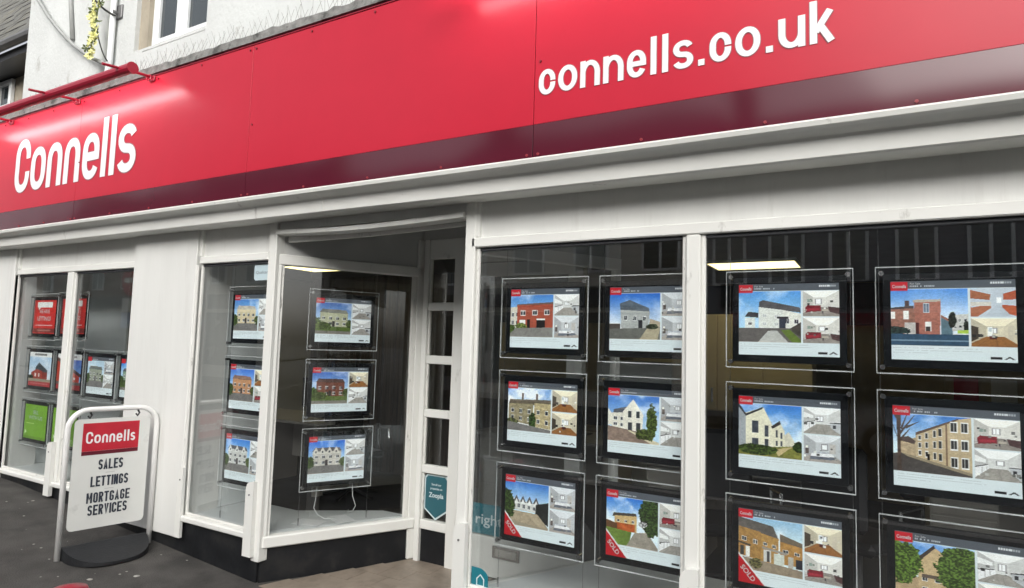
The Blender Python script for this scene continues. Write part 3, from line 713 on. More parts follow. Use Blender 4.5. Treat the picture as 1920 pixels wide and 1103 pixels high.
def room(p, kind=0):
    """small printed interior view: 0 kitchen, 1 lounge, 2 bedroom, 3 hall"""
    wall = [(.83, .83, .82), (.86, .85, .82), (.76, .77, .78), (.84, .80, .70)][kind % 4]
    floor = [(.62, .60, .57), (.58, .55, .52), (.66, .63, .60), (.60, .40, .22)][kind % 4]
    x0, x1, y0, y1 = .28+.1*rng.random(), .64+.1*rng.random(), .24+.06*rng.random(), .60+.05*rng.random()
    p.rect(0, 0, 1, 1, wall, .03)
    p.poly([(0, 0), (1, 0), (x1, y0), (x0, y0)], [min(1, c*1.13) for c in wall])
    p.poly([(0, 0), (x0, y0), (x0, y1), (0, .88)], [c*.88 for c in wall], .05)
    p.poly([(1, 0), (x1, y0), (x1, y1), (1, .90)], [c*.97 for c in wall], .05)
    p.poly([(0, .88), (x0, y1), (x1, y1), (1, .9), (1, 1), (0, 1)], floor, .12)
    for i in range(4): p.poly([(x0+(x1-x0)*i/4, y1), (x0+(x1-x0)*i/4+.01, y1), (-.3+i*.45, 1), (-.34+i*.45, 1)], [c*.9 for c in floor])
    wx = x0+(x1-x0)*(.2+.3*rng.random()); p.rect(wx-.02, y0+.05, wx+.16, y1-.10, (.55, .55, .55)); p.rect(wx, y0+.07, wx+.14, y1-.12, (.98, .99, 1)); p.rect(wx+.065, y0+.07, wx+.075, y1-.12, (.6, .6, .6))
    dk = (.20, .20, .22)
    if kind == 0:
        p.poly([(0, .18), (x0-.04, y0+.04), (x0-.04, y0+.15), (0, .40)], (.92, .92, .91)); p.poly([(0, .60), (x0, y1-.12), (x0+.02, y1+.02), (0, .95)], (.90, .90, .90)); p.poly([(0, .57), (x0, y1-.14), (x0, y1-.11), (0, .61)], dk)
        for i in range(3): p.poly([(.04+i*.11, .62-i*.035), (.045+i*.11, .62-i*.035), (.045+i*.11, .92-i*.09), (.04+i*.11, .92-i*.09)], (.6, .6, .6))
        p.poly([(x1+.04, y1-.06), (1, .55), (1, .98), (x1+.08, y1+.12)], (.72, .73, .74), .1); p.poly([(x1+.04, y1-.09), (1, .51), (1, .56), (x1+.04, y1-.05)], (.25, .25, .26)); p.rect(x1+.12, .62, x1+.2, .76, dk)
    elif kind == 1:
        c = (.52, .16, .20); p.poly([(.06, .66), (.14, .56), (.50, .57), (.50, .80), (.08, .86)], c, .2); p.poly([(.10, .70), (.46, .69), (.46, .76), (.12, .79)], [q*1.25 for q in c]); p.poly([(x1+.04, .62), (1, .66), (1, .92), (x1+.10, .84)], (.34, .24, .24), .25); p.rect(.12, .32, .20, .44, (.55, .62, .58)); p.rect(.22, .34, .27, .43, (.5, .55, .5)); p.rect(.52, .72, .70, .80, (.72, .68, .62)); p.rect(.54, .80, .56, .9, dk)
    elif kind == 2:
        p.poly([(.22, .62), (.70, .60), (.90, .88), (.16, .92)], (.90, .90, .90), .12); p.poly([(.22, .62), (.70, .60), (.72, .66), (.21, .68)], (.70, .72, .75), .2); p.poly([(.18, .80), (.84, .78), (.90, .88), (.16, .92)], (.42, .44, .48), .2); p.rect(.70, .30, .86, .66, (.74, .72, .70), .1); p.rect(.04, .50, .13, .72, (.38, .34, .32), .2); p.rect(.05, .42, .11, .50, (.96, .94, .86))
    else:
        p.rect(x0+.03, y0+.03, x0+.14, y1, (.93, .93, .90)); p.rect(x0+.05, y0+.06, x0+.12, y0+.18, (.74, .78, .80)); p.poly([(.0, .25), (.16, .32), (.16, .72), (0, .82)], (.30, .26, .22), .2); p.poly([(x1+.08, .30), (x1+.2, .24), (x1+.2, .80), (x1+.08, .70)], (.78, .74, .66)); p.rect(.40, .62, .56, .74, (.35, .14, .12), .3); p.rect(.16, .56, .24, .68, dk)
    for _ in range(7):
        cx, cy = rng.random(), .30+.6*rng.random(); z = .012+.03*rng.random(); k = .15+.8*rng.random(); p.rect(cx-z, cy-z*1.3, cx+z, cy+z, (k, k, k*.97))
    return p
def s_w1(p):
    p.sky(BLUE, PALE, .5, .6); p.quad([(0, .30), (.22, .27), (.22, .78), (0, .78)], (.80, .78, .72), 2, 2)
    p.poly([(.16, .22), (1, .17), (1, .26), (.14, .28)], (.45, .36, .32)); p.quad([(.16, .25), (1, .22), (1, .78), (.16, .80)], (.66, .32, .24), 1, 3, .35, .55, bot=.5)
    p.rect(.62, .58, .82, .80, (.15, .13, .13)); p.rect(.62, .56, .82, .60, WHITE); p.rect(.40, .58, .47, .80, (.15, .12, .12)); p.rect(.22, .60, .36, .74, WHITE)
    p.blob(.26, .76, .14, .09, (.55, .62, .30)); p.poly([(0, .80), (1, .77), (1, 1), (0, 1)], (.52, .51, .49), .1); p.blob(0, .8, .12, .1, GREEN)
def s_w2(p):
    p.sky((.14, .40, .78), (.90, .92, .92), .35, .75); p.poly([(.20, .22), (.40, .14), (.78, .32), (.80, .42), (.22, .38)], (.36, .40, .44), .2)
    p.quad([(.22, .36), (.80, .40), (.76, .80), (.24, .80)], (.66, .67, .66), 1, 3, .3, .5, bot=.6); p.rect(.58, .58, .66, .80, (.2, .2, .22))
    p.quad([(.80, .55), (1, .62), (1, .76), (.78, .76)], (.70, .64, .55)); p.rect(0, .66, .22, .80, (.30, .27, .25), .2)
    p.poly([(0, .78), (1, .74), (1, 1), (0, 1)], (.42, .42, .40), .15); p.poly([(.75, .76), (1, .76), (.95, 1), (.6, 1)], (.66, .62, .52), .1); p.blob(.85, .72, .12, .06, (.35, .38, .28))
def s_w3(p):
    p.sky(BLUE, (.88, .92, .95), .9, .5, .42); p.rect(.33, .12, .37, .30, (.35, .28, .25)); p.rect(.66, .12, .70, .30, (.35, .28, .25))
    p.poly([(.05, .28), (1, .24), (1, .38), (.02, .40)], (.42, .38, .32), .2); p.quad([(.02, .38), (.60, .36), (.60, .86), (.02, .78)], (.58, .54, .42), 2, 3, .3, .45, n=.25)
    p.quad([(.62, .34), (1, .34), (1, .92), (.62, .88)], (.70, .64, .48), 2, 2, .3, .4, n=.25); p.blob(.58, .75, .08, .2, (.30, .40, .20)); p.blob(.1, .8, .15, .08, (.45, .48, .28))
    p.poly([(0, .80), (1, .93), (1, 1), (0, 1)], ROADC, .1)
def s_w4(p):
    p.sky((.20, .45, .80), PALE, .7, .7); p.poly([(.12, .32), (.40, .24), (.36, .40), (.10, .42)], SLATE); p.quad([(.08, .40), (.36, .38), (.36, .74), (.08, .70)], (.86, .84, .78), 2, 2)
    p.poly([(.30, .36), (.50, .08), (.70, .40), (.68, .78), (.30, .78)], (.90, .88, .82), .05); p.poly([(.0, .30), (.08, .42), (.08, .66), (0, .66)], (.88, .86, .80))
    for a in (.40, .56): p.rect(a, .34, a+.07, .48, (.25, .28, .30)); p.rect(a, .58, a+.08, .76, (.25, .26, .28))
    p.poly([(0, .68), (.70, .78), (1, 1), (0, 1)], (.55, .47, .42), .2); p.poly([(.40, .76), (.46, .76), (1, .96), (1, 1), (.85, 1)], (.82, .78, .66)); p.blob(.86, .55, .10, .36, (.40, .48, .22)); p.blob(.72, .82, .18, .12, (.42, .48, .24))
def s_w5(p):
    p.sky((.20, .46, .80), (.78, .88, .95), .4, .5); p.quad([(.15, .38), (.85, .48), (.85, .66), (.15, .64)], (.80, .80, .78), 1, 6, .4, .5)
    for i in range(4): p.poly([(.2+i*.15, .45), (.27+i*.15, .30), (.34+i*.15, .46)], (.34, .33, .35)); p.poly([(.22+i*.15, .5), (.27+i*.15, .38), (.32+i*.15, .5)], WHITE)
    p.poly([(.72, .46), (1, .38), (1, .92), (.70, .72)], (.17, .18, .17), .3); p.poly([(.12, .66), (.75, .68), (1, .95), (1, 1), (.04, .92)], (.66, .60, .50), .15)
    p.blob(.05, .55, .18, .35, (.30, .40, .18)); p.poly([(0, .88), (1, .98), (1, 1), (0, 1)], (.6, .56, .48))
def s_w6(p):
    p.sky((.16, .46, .84), (.85, .92, .97), .8, .5, .48); p.poly([(.15, .34), (.58, .30), (.60, .38), (.12, .42)], (.33, .30, .27)); p.quad([(.17, .40), (.60, .36), (.60, .70), (.17, .66)], (.80, .68, .46), 2, 3, .3, .4)
    p.rect(.20, .54, .56, .70, (.72, .36, .18), .25); p.poly([(0, .5), (.22, .56), (.22, .7), (0, .66)], (.40, .28, .18), .2); p.poly([(0, .66), (.5, .70), (.45, 1), (0, 1)], (.42, .52, .22), .2)
    p.poly([(.56, .70), (.80, .66), (1, .95), (1, 1), (.40, 1)], (.60, .57, .52), .12); p.blob(.88, .30, .24, .42, (.30, .40, .20)); p.blob(.72, .50, .08, .06, (.85, .85, .85))
def s_x1(p):
    p.sky((.30, .58, .86), (.66, .82, .94), .5, .6); p.poly([(.34, .20), (.40, .17), (.98, .32), (1, .42), (.33, .32)], (.36, .35, .36), .2); p.quad([(.33, .31), (.72, .37), (.70, .74), (.33, .74)], (.84, .85, .82), 2, 2, .3, .35, wc=(.72, .74, .74))
    p.quad([(.72, .37), (1, .44), (1, .72), (.70, .74)], (.86, .86, .82), 1, 2, .4, .35); p.poly([(.10, .50), (.16, .40), (.32, .42), (.32, .52)], (.26, .26, .27)); p.quad([(.10, .52), (.27, .52), (.27, .74), (.10, .72)], (.84, .86, .84), 1, 1, .3, .3)
    p.rect(.62, .50, .80, .54, (.22, .22, .23)); p.rect(.66, .54, .76, .76, (.22, .25, .30)); p.poly([(0, .72), (1, .72), (1, 1), (0, 1)], (.40, .38, .37), .12); p.poly([(.48, .78), (.62, .77), (.80, 1), (.32, 1)], (.72, .72, .70), .08)
    p.poly([(.68, .76), (.82, .75), (1, .95), (1, 1), (.86, 1)], (.40, .48, .20), .15); p.poly([(.84, .72), (1, .60), (1, .9), (.86, .78)], (.30, .28, .26), .2)
def s_x2(p):
    p.sky((.28, .54, .86), (.86, .90, .94), .12, .6); p.poly([(0, .33), (.31, .29), (.31, .36), (0, .38)], (.30, .27, .28)); p.rect(.19, .20, .25, .32, (.36, .28, .27)); p.quad([(0, .36), (.33, .34), (.33, .80), (0, .80)], (.60, .42, .36), 0, 0, n=.18)
    p.rect(0, .40, .06, .53, WHITE); p.rect(.17, .39, .24, .54, WHITE); p.quad([(.31, .22), (.66, .20), (.64, .84), (.33, .84)], (.66, .42, .36), n=.18); p.poly([(.30, .19), (.66, .18), (.66, .22), (.30, .24)], (.72, .68, .62))
    p.rect(.43, .25, .51, .42, (.78, .82, .88)); p.rect(.435, .26, .505, .41, (.40, .46, .54)); p.rect(.468, .26, .474, .41, WHITE); p.rect(.45, .58, .53, .75, WHITE); p.rect(.46, .66, .52, .75, (.22, .2, .2))
    p.rect(.18, .60, .33, .80, (.74, .72, .70), .1); p.rect(.33, .60, .37, .80, (.30, .12, .12)); p.poly([(.66, .50), (.80, .60), (.80, .80), (.66, .82)], (.36, .47, .52), .05); p.poly([(.66, .46), (.80, .56), (.80, .61), (.66, .5)], (.62, .40, .32))
    p.quad([(.78, .46), (1, .44), (1, .72), (.80, .74)], (.76, .76, .74), 2, 3, .4, .4); p.blob(.80, .55, .05, .14, (.22, .26, .22)); p.blob(.98, .66, .04, .1, (.2, .25, .2)); p.blob(.05, .74, .20, .08, (.22, .32, .30))
    p.poly([(0, .80), (1, .80), (1, 1), (0, 1)], (.20, .32, .42), .12); p.rect(.86, .72, 1, .78, (.70, .82, .30)); p.rect(0, .90, 1, .925, (.45, .55, .62))
def s_x3(p):
    p.sky((.20, .48, .82), (.72, .84, .92), .55, .7, .5); p.poly([(0, .02), (.12, .22), (.12, .86), (0, .86)], (.62, .64, .66)); p.poly([(.12, .22), (.12, .18), (.40, .06), (.55, .40), (.55, .86), (.12, .86)], (.88, .86, .76), .04)
    p.poly([(0, .0), (.12, .20), (.40, .05), (.38, .10), (.12, .25), (0, .08)], (.18, .17, .18)); p.poly([(.55, .42), (.66, .32), (.74, .50), (.74, .80), (.55, .84)], (.86, .84, .74)); p.poly([(.74, .56), (.80, .50), (.88, .66), (.88, .78), (.74, .80)], (.82, .80, .72)); p.poly([(.52, .42), (.66, .30), (.68, .36), (.55, .46)], (.25, .22, .22))
    for a, b_, c_, d in ((.22, .33, .32, .56), (.22, .66, .32, .80), (.42, .40, .48, .62), (.42, .66, .48, .82), (.60, .48, .63, .62), (.67, .52, .70, .64), (.60, .68, .63, .78), (.67, .68, .70, .78)): p.rect(a, b_, c_, d, (.28, .30, .34), .3)
    p.poly([(0, .84), (.6, .80), (1, .74), (1, 1), (0, 1)], (.50, .50, .24), .3); p.poly([(.58, .86), (.90, .76), (.80, .82), (.64, .98)], (.76, .68, .50)); p.blob(.28, .88, .36, .10, (.36, .44, .20)); p.blob(.95, .78, .10, .10, (.26, .34, .16))
def s_x4(p):
    p.sky((.20, .46, .78), (.82, .90, .95), .6, .5, .45); p.poly([(.30, .34), (.80, .05), (1, .0), (1, .98), (.66, .88), (.30, .72)], (.76, .68, .54), .08); p.poly([(.30, .31), (.84, .02), (.84, .05), (.30, .36)], (.40, .32, .26))
    p.poly([(.68, .12), (.70, .11), (.70, .89), (.68, .88)], (.50, .40, .32))
    for r in range(3):
        for c in range(4):
            u = (.36, .50, .60, .64)[c]; 
            xx = (.35, .44, .54, .61)[c]; t = (xx-.30)/.38; yt = .34-.25*t; yb = .72+.15*t; yy = yt+(yb-yt)*(.12+.3*r); hh = (yb-yt)*.17
            p.rect(xx-.022, yy-.01, xx+.022, yy+hh+.01, WHITE); p.rect(xx-.016, yy, xx+.016, yy+hh, (.22, .22, .22))
        for xx in (.78, .91): 
            yy = .10+.30*r; p.rect(xx-.045, yy-.02, xx+.05, yy+.17, WHITE); p.rect(xx-.036, yy, xx-.002, yy+.15, (.2, .2, .2)); p.rect(xx+.006, yy, xx+.04, yy+.15, (.2, .2, .2))
    p.rect(.445, .66, .475, .80, (.1, .08, .08)); p.poly([(.08, .48), (.30, .40), (.30, .74), (.08, .68)], (.70, .62, .50), .2); p.poly([(.05, .46), (.2, .38), (.30, .46), (.28, .52)], (.36, .30, .28))
    p.poly([(0, .70), (.10, .68), (1, .98), (1, 1), (0, 1)], (.33, .31, .30), .12); p.poly([(.10, .68), (.28, .72), (1, .93), (1, .98), (.2, .74)], (.58, .53, .44)); 
    p.poly([(.05, 1), (.06, .5), (.05, .1), (.0, 0), (.11, 0), (.10, .5), (.11, 1)], (.34, .28, .25), .3)
    for a, b_ in (((.07, .35), (.28, .02)), ((.08, .45), (.22, .25)), ((.05, .4), (-.02, .15)), ((.16, .22), (.34, .12)), ((.10, .25), (.18, .02))): p.poly([(a[0], a[1]), (b_[0], b_[1]), (b_[0]+.012, b_[1]), (a[0]+.02, a[1]+.04)], (.34, .28, .25))
def s_x5(p):
    p.sky((.55, .72, .84), (.80, .88, .90), .6, .4); p.poly([(0, .02), (.55, .12), (.64, .36), (0, .22)], (.40, .38, .36), .15); p.quad([(0, .20), (.36, .26), (.36, .80), (0, .74)], (.66, .50, .28), 1, 2, .35, .3, n=.18, bot=.6); p.quad([(.36, .28), (.64, .34), (.62, .84), (.36, .80)], (.70, .54, .30), 1, 2, .4, .3, n=.18, bot=.5)
    p.poly([(.66, .24), (1, .36), (1, .44), (.66, .38)], (.45, .40, .34)); p.quad([(.66, .38), (1, .44), (1, .80), (.66, .80)], (.70, .52, .28), 1, 2, .4, .3, n=.18, bot=.6)
    p.poly([(0, .48), (.20, .52), (.20, .56), (0, .52)], (.3, .28, .25)); p.rect(.03, .56, .09, .74, (.25, .26, .26)); p.rect(.12, .56, .18, .76, WHITE); p.poly([(.38, .52), (.76, .58), (.76, .62), (.38, .56)], (.60, .58, .54)); p.rect(.40, .58, .52, .80, (.80, .80, .78)); p.rect(.56, .62, .72, .84, (.78, .80, .76), .05); p.rect(.45, .6, .5, .8, (.3, .3, .3))
    p.rect(.78, .64, .86, .84, (.70, .68, .64)); p.rect(.90, .66, 1, .84, (.20, .20, .24)); p.poly([(0, .76), (1, .86), (1, 1), (0, 1)], (.58, .52, .44), .12); p.blob(.28, .86, .10, .10, (.50, .48, .30))
def s_x6(p):
    p.sky((.24, .50, .82), (.86, .92, .95), .6, .5); p.poly([(.30, .24), (.50, .05), (.78, .26), (.78, .50), (.30, .50)], (.76, .66, .50), .08); p.quad([(.30, .40), (.78, .42), (.78, .90), (.30, .90)], (.76, .66, .50), 2, 3, .35, .4); p.poly([(.28, .27), (.50, .02), (.52, .06), (.31, .32)], (.28, .24, .22))
    p.rect(.34, .52, .76, .58, (.40, .34, .30)); p.rect(.08, .60, .20, .84, (.50, .25, .20)); p.rect(.20, .58, .28, .84, (.20, .26, .42)); p.poly([(0, .55), (.12, .5), (.3, .6), (.3, .9), (0, .9)], (.70, .60, .46), .1)
    p.rect(0, .86, 1, 1, (.50, .47, .42), .15); p.blob(.08, .35, .26, .36, (.45, .58, .24)); p.blob(.82, .38, .30, .40, (.42, .54, .24))
def generic(pal, roof=SLATE, sk=BLUE, green=False, gables=0):
    def f(p):
        p.sky(sk, PALE, .5, .6); p.poly([(.10, .32), (.18, .20), (.85, .22), (.92, .34)], roof, .15); p.quad([(.12, .32), (.90, .34), (.90, .78), (.12, .78)], pal, 2, 4, .35, .45, n=.1)
        for i in range(gables): x = .2+i*.62/max(1, gables-1)*.9; p.poly([(x-.10, .40), (x, .18), (x+.10, .40)], [min(1, c*1.1) for c in pal]); p.rect(x-.02, .3, x+.02, .38, (.25, .26, .28))
        p.rect(.46, .58, .54, .78, (.25, .22, .22)); p.rect(0, .76, 1, 1, (.36, .44, .20) if green else ROADC, .15); p.blob(.03, .66, .14, .18, (.34, .44, .2)); p.blob(.96, .66, .10, .14, (.38, .46, .22))
        if green: p.blob(.2, .74, .25, .12, (.40, .48, .22)); p.rect(.0, .9, 1, 1, (.50, .48, .45), .1)
    return f
def card(scene, k1=0, k2=1, sold=False, W=216, H=168, tweak=None):
    a = np.ones((H, W, 3))*np.array((.86, .90, .91)); p = Pic(a)
    scene(p.sub(0, .108, .638, .82)); room(p.sub(.655, .108, 1, .455), k1); room(p.sub(.655, .472, 1, .82), k2)
    if tweak: tweak(p)
    for b_ in ((0, .108, .638, .82), (.655, .108, 1, .455), (.655, .472, 1, .82)):     # printed photographs: grain and tone
        q = p.sub(*b_); k = noise(q.h, q.w, 60, 2)*.7+noise(q.h, q.w, 5, 2)*.3
        q.a[:] = np.clip(.5+(q.a*(1+(k[..., None]-.5)*.26)-.5)*1.10, 0, 1); g_ = q.a.mean(-1, keepdims=True); q.a[:] = g_+(q.a-g_)*.88
        lum = q.a.mean(-1, keepdims=True); dark = (lum < .45)
        sh = np.roll(q.a, 1, 1); q.a[:] = q.a*.72+sh*.28; q.a[:] = np.clip(q.a+(q.a-(np.roll(q.a, 1, 0)+np.roll(q.a, -1, 0))/2)*.4, 0, 1)
    p.rect(0, 0, 1, .10, (.33, .35, .38)); p.rect(.0, .012, .150, .125, (.76, .10, .16))
    for r, (y, L_) in enumerate(((.845, .70), (.875, .74), (.905, .30))):
        for i in range(40):
            x = .02+i*.018
            if x < L_ and rng.random() < .85: p.rect(x, y, x+.014, y+.008, (.66, .69, .70))
    p.rect(.795, .935, .885, .965, (.08, .08, .09)); p.poly([(.895, .965), (.94, .925), (.985, .965), (.965, .965), (.94, .945), (.915, .965)], (.08, .08, .09))
    
    for i in range(14): 
        if rng.random() < .8: p.rect(.165+i*.015, .062, .176+i*.015, .080, (.74, .76, .78))
    for i in range(9): p.rect(.81+i*.018, .030, .824+i*.018, .052, (.88, .89, .90) if i < 6 else (.66, .68, .7))
    if sold: p.poly([(0, .60), (.285, 1), (.0, 1)], (.88, .90, .90)); p.poly([(0, .63), (.265, 1), (.0, 1)], (.70, .07, .12))
    return a
def t_x2(p):
    q = p.sub(.655, .108, 1, .455)
    q.rect(0, 0, 1, 1, (.74, .78, .82)); q.poly([(0, .05), (.45, .22), (.42, .42), (0, .36)], (.66, .40, .28), .1); q.poly([(0, .68), (.45, .56), (.45, .70), (.15, 1), (0, 1)], (.68, .42, .30), .1); q.rect(0, .48, .45, .62, (.80, .78, .74), .1)
    q.poly([(.72, .2), (1, .08), (1, .4), (.72, .42)], (.70, .34, .22), .1); q.poly([(.70, .58), (1, .62), (1, .98), (.70, .85)], (.74, .36, .22), .1); q.rect(.58, .32, .68, .52, (.96, .98, 1)); q.poly([(.55, .6), (.65, .6), (.9, 1), (.3, 1)], (.70, .74, .78))
def portrait(kind, W=120, H=100):
    a = np.ones((H, W, 3))*.92; p = Pic(a)
    if kind == 'red':
        p.rect(0, 0, 1, 1, (.80, .18, .16), .05); p.rect(.0, .0, .06, 1, (.62, .2, .2)); p.rect(.16, .06, .84, .22, (.92, .92, .9)); p.poly([(.2, .2), (.34, .2), (.22, .30)], (.92, .92, .9))
        p.rect(0, .84, 1, .97, (.50, .20, .18), .2); p.rect(.12, .74, .88, .76, (.9, .85, .85)); p.rect(.2, .88, .8, .92, (.7, .5, .45))
    if kind == 'house':
        p.sky((.55, .72, .86), (.88, .92, .95), .6, .7); p.rect(0, 0, 1, .14, (.93, .93, .92)); p.rect(.22, .04, .78, .10, (.45, .45, .45), .4); p.poly([(.3, .45), (.45, .30), (.85, .52), (.85, .60), (.3, .58)], (.25, .28, .30)); p.poly([(.12, .60), (.35, .50), (.62, .55), (.62, .80), (.12, .80)], (.62, .24, .18), .15); p.poly([(.62, .58), (.85, .58), (.85, .80), (.62, .80)], (.55, .22, .18), .15)
        p.rect(.28, .62, .34, .72, WHITE); p.rect(.45, .62, .5, .72, WHITE); p.blob(.1, .74, .12, .08, (.25, .3, .2)); p.poly([(0, .78), (1, .78), (1, .86), (0, .86)], (.6, .58, .5)); p.rect(0, .86, 1, 1, (.62, .14, .15)); p.rect(.1, .9, .9, .94, (.75, .4, .4), .3)
    if kind == 'brick':
        p.sky((.15, .30, .70), (.5, .68, .88), .2, .6); p.rect(0, 0, 1, .16, (.93, .93, .92)); p.rect(.2, .05, .8, .11, (.5, .5, .5), .4); p.poly([(0, .2), (.95, .62), (.95, .80), (0, .80)], (.74, .26, .18), .12); p.poly([(0, .2), (0, .10), (1, .55), (1, .64)], (.3, .2, .18))
        for i in range(4): p.rect(.12+i*.2, .5+i*.05, .18+i*.2, .62+i*.03, WHITE)
        p.rect(0, .78, 1, .86, (.4, .38, .36)); p.rect(0, .86, 1, 1, (.62, .14, .15))
    if kind == 'green':
        p.rect(0, 0, 1, 1, (.46, .66, .16), .05); p.rect(.0, .92, 1, 1, (.40, .58, .14)); p.rect(.10, .54, .45, .56, (.75, .85, .55)); p.poly([(.06, .74), (.14, .80), (.06, .88)], (.8, .9, .7))
    return a
def poster_mesh(name, a, w, h):
    H, W = a.shape[:2]; me = bpy.data.meshes.new(name)
    xs_ = np.linspace(-w/2, w/2, W); zs_ = np.linspace(h/2, -h/2, H); Xg, Zg = np.meshgrid(xs_, zs_)
    co = np.stack([Xg, np.zeros_like(Xg), Zg], -1).reshape(-1, 3)
    i = np.arange(H*W).reshape(H, W); f = np.stack([i[1:, :-1], i[1:, 1:], i[:-1, 1:], i[:-1, :-1]], -1).reshape(-1, 4)
    me.vertices.add(H*W); me.vertices.foreach_set('co', co.ravel()); me.loops.add(f.size); me.loops.foreach_set('vertex_index', f.ravel())
    me.polygons.add(len(f)); me.polygons.foreach_set('loop_start', np.arange(len(f))*4); me.update(calc_edges=True)
    ca = me.color_attributes.new('print', 'FLOAT_COLOR', 'POINT'); lin = srgb(a.reshape(-1, 3)); ca.data.foreach_set('color', np.c_[lin, np.ones(len(lin))].astype(np.float32).ravel())
    me.materials.append(M['print']); return me
DW, DH, PW, PH = .530, .448, .418, .325
def shared(name, bm, mt):
    bmesh.ops.recalc_face_normals(bm, faces=bm.faces); me = bpy.data.meshes.new(name); bm.to_mesh(me); bm.free(); me.materials.append(M[mt]); return me
me_plate = shared('acrylic_plate', bx(-DW/2+.003, DW/2-.003, -.010, -.006, -DH/2+.003, DH/2-.003), 'acrylic')
bm = B(); e = .0045
box(bm, -DW/2, DW/2, -.012, -.005, DH/2-e, DH/2); box(bm, -DW/2, DW/2, -.012, -.005, -DH/2, -DH/2+e); box(bm, -DW/2, -DW/2+e*.8, -.012, -.005, -DH/2+e, DH/2-e); box(bm, DW/2-e*.8, DW/2, -.012, -.005, -DH/2+e, DH/2-e)
me_edge = shared('acrylic_edge', bm, 'acrylic_edge')
me_back = shared('light_panel', bx(-.238, .238, .0015, .018, -.196, .196, bev=.003), 'black')
me_stud = shared('stud', cyl(B(), (0, -.022, 0), (0, .012, 0), .0105, 14), 'steel')
def display(art, loc, rot, label, group, text=True, cap=None):
    t = thing('window_display', label, 'display', (0, 0, 0), group)
    for n_, me in (('light_panel', me_back), ('acrylic_plate', me_plate), ('acrylic_edge', me_edge)): mesh_obj(n_, me, None, t)
    for sx_ in (-1, 1):
        for sz_ in (-1, 1):
            o = mesh_obj('stud', me_stud, None, t); o.location = (sx_*.243, 0, sz_*.196)
    ps = mesh_obj('poster', poster_mesh('poster', art, PW, PH), None, t)
    fn = lambda dx, dz: (lambda a, b_, d: (dx+a, -.0015-d, dz+b_))
    if text:
        text_part('logo_lettering', 'Connells', .0135, .050, fn(-PW/2+.031, PH/2-.028), M['letter'], ps, bold=.03)
        text_part('header_lettering', 'For Sale', .0075, .036, fn(-PW/2+.070, PH/2-.0145), M['letter'], ps, center=False)
    if cap: 
        for tx, hh, wd, dx, dz, rz, mt in cap:
            c_, s_ = math.cos(R(rz)), math.sin(R(rz))
            text_part('print_lettering', tx, hh, wd, (lambda a, b_, d, dx=dx, dz=dz, c_=c_, s_=s_: (dx+a*c_-b_*s_, -.0015-d, dz+a*s_+b_*c_)), M[mt], ps, bold=.02)
    t.location = loc; t.rotation_euler = (0, 0, rot)
    return t
YD = .115; k_ = (3+YD)/3.06      # cards hang just behind the glass
def colx(x): return x*k_
def rowz(z): return 1.6+(z-1.6)*k_
rows_z = [1.747, 1.243, .745]
SOLDT = [('SOLD', .022, .078, -PW/2+.033, -PH/2+.036, -47, 'letter')]
gW = 'property displays in the window right of the lobby'; gX = 'property displays in the far right window'
cards = [
 (-1.566, 0, s_w1, 0, 2, None, 'window display of a red brick terrace with grey driveway, top left beside the lobby', gW),
 (-1.566, 1, s_w3, 3, 3, None, 'window display of an old stone cottage row with two chimneys', gW),
 (-1.566, 2, s_w5, 2, 2, SOLDT, 'window display of distant white gabled houses past gravel, with red sold corner', gW),
 (-.985, 0, s_w2, 2, 2, None, 'window display of a grey slate roofed house end against deep blue sky', gW),
 (-.985, 1, s_w4, 2, 0, None, 'window display of a white pointed gable house with brick paving and tall shrub', gW),
 (-.985, 2, s_w6, 1, 0, SOLDT, 'window display of a house behind an orange fence, with red sold corner', gW),
 (-.357, 0, s_x1, 1, 1, None, 'window display of a white semi with side garage and lawn path', gX),
 (-.357, 1, s_x3, 0, 2, None, 'window display of a row of modern cream gables behind a hedge', gX),
 (-.357, 2, s_x5, 3, 1, SOLDT, 'window display of yellow brick houses with garages, with red sold corner', gX),
 (.243, 0, s_x2, 1, 3, None, 'window display of a square red brick house with blue garage door', gX),
 (.243, 1, s_x4, 1, 0, None, 'window display of a three storey cream apartment block beside a bare tree', gX),
 (.243, 2, s_x6, 0, 1, None, 'window display of a cream gabled house between two leafy trees', gX)]
for x, r, fnc, k1, k2, cap, lab, grp in cards:
    art = card(fnc, k1, k2, bool(cap), tweak=t_x2 if fnc is s_x2 else None)
    display(art, (colx(x), YD, rowz(rows_z[r])), 0, lab, grp, cap=cap)
gC = 'property displays in the bay left of the lobby'
for r, (fnc, k1, k2, lab) in enumerate(((generic((.82, .76, .62), (.75, .72, .66), BLUE, False, 0), 0, 2, 'window display of pale stone houses, top one under the small speech bubble sticker'),
        (generic((.76, .56, .40), (.55, .42, .36), (.18, .42, .82)), 3, 1, 'window display of an orange brick house, middle one in the bay left of the lobby'),
        (generic((.78, .78, .76), SLATE, (.2, .5, .86), False, 3), 0, 2, 'window display of white gabled houses, lowest one in the bay left of the lobby'))):
    display(card(fnc, k1, k2, W=130, H=102), (-3.965*(3+YD)/3.1, YD, rowz(rows_z[r])), 0, lab, gC)
gD = 'property displays behind the angled lobby glass'
ang = math.atan2(DV.y, DV.x)
for r, (fnc, k1, k2, lab) in enumerate(((generic((.70, .70, .58), (.52, .52, .48), (.25, .42, .72), True, 0), 0, 0, 'window display of a garden bungalow, top of the three behind the angled lobby glass'),
        (generic((.48, .28, .22), (.36, .28, .26), (.25, .42, .75), True), 3, 0, 'window display of a dark red brick house, middle behind the angled lobby glass'),
        (generic((.76, .74, .70), (.40, .38, .38), (.15, .42, .85), False, 4), 0, 2, 'window display of a pale gabled terrace, lowest behind the angled lobby glass'))):
    p = onwall(.525, rows_z[r]-(.0, .008, .01)[r]-.003, .10)
    display(card(fnc, k1, k2, W=130, H=102), p, ang, lab, gD)
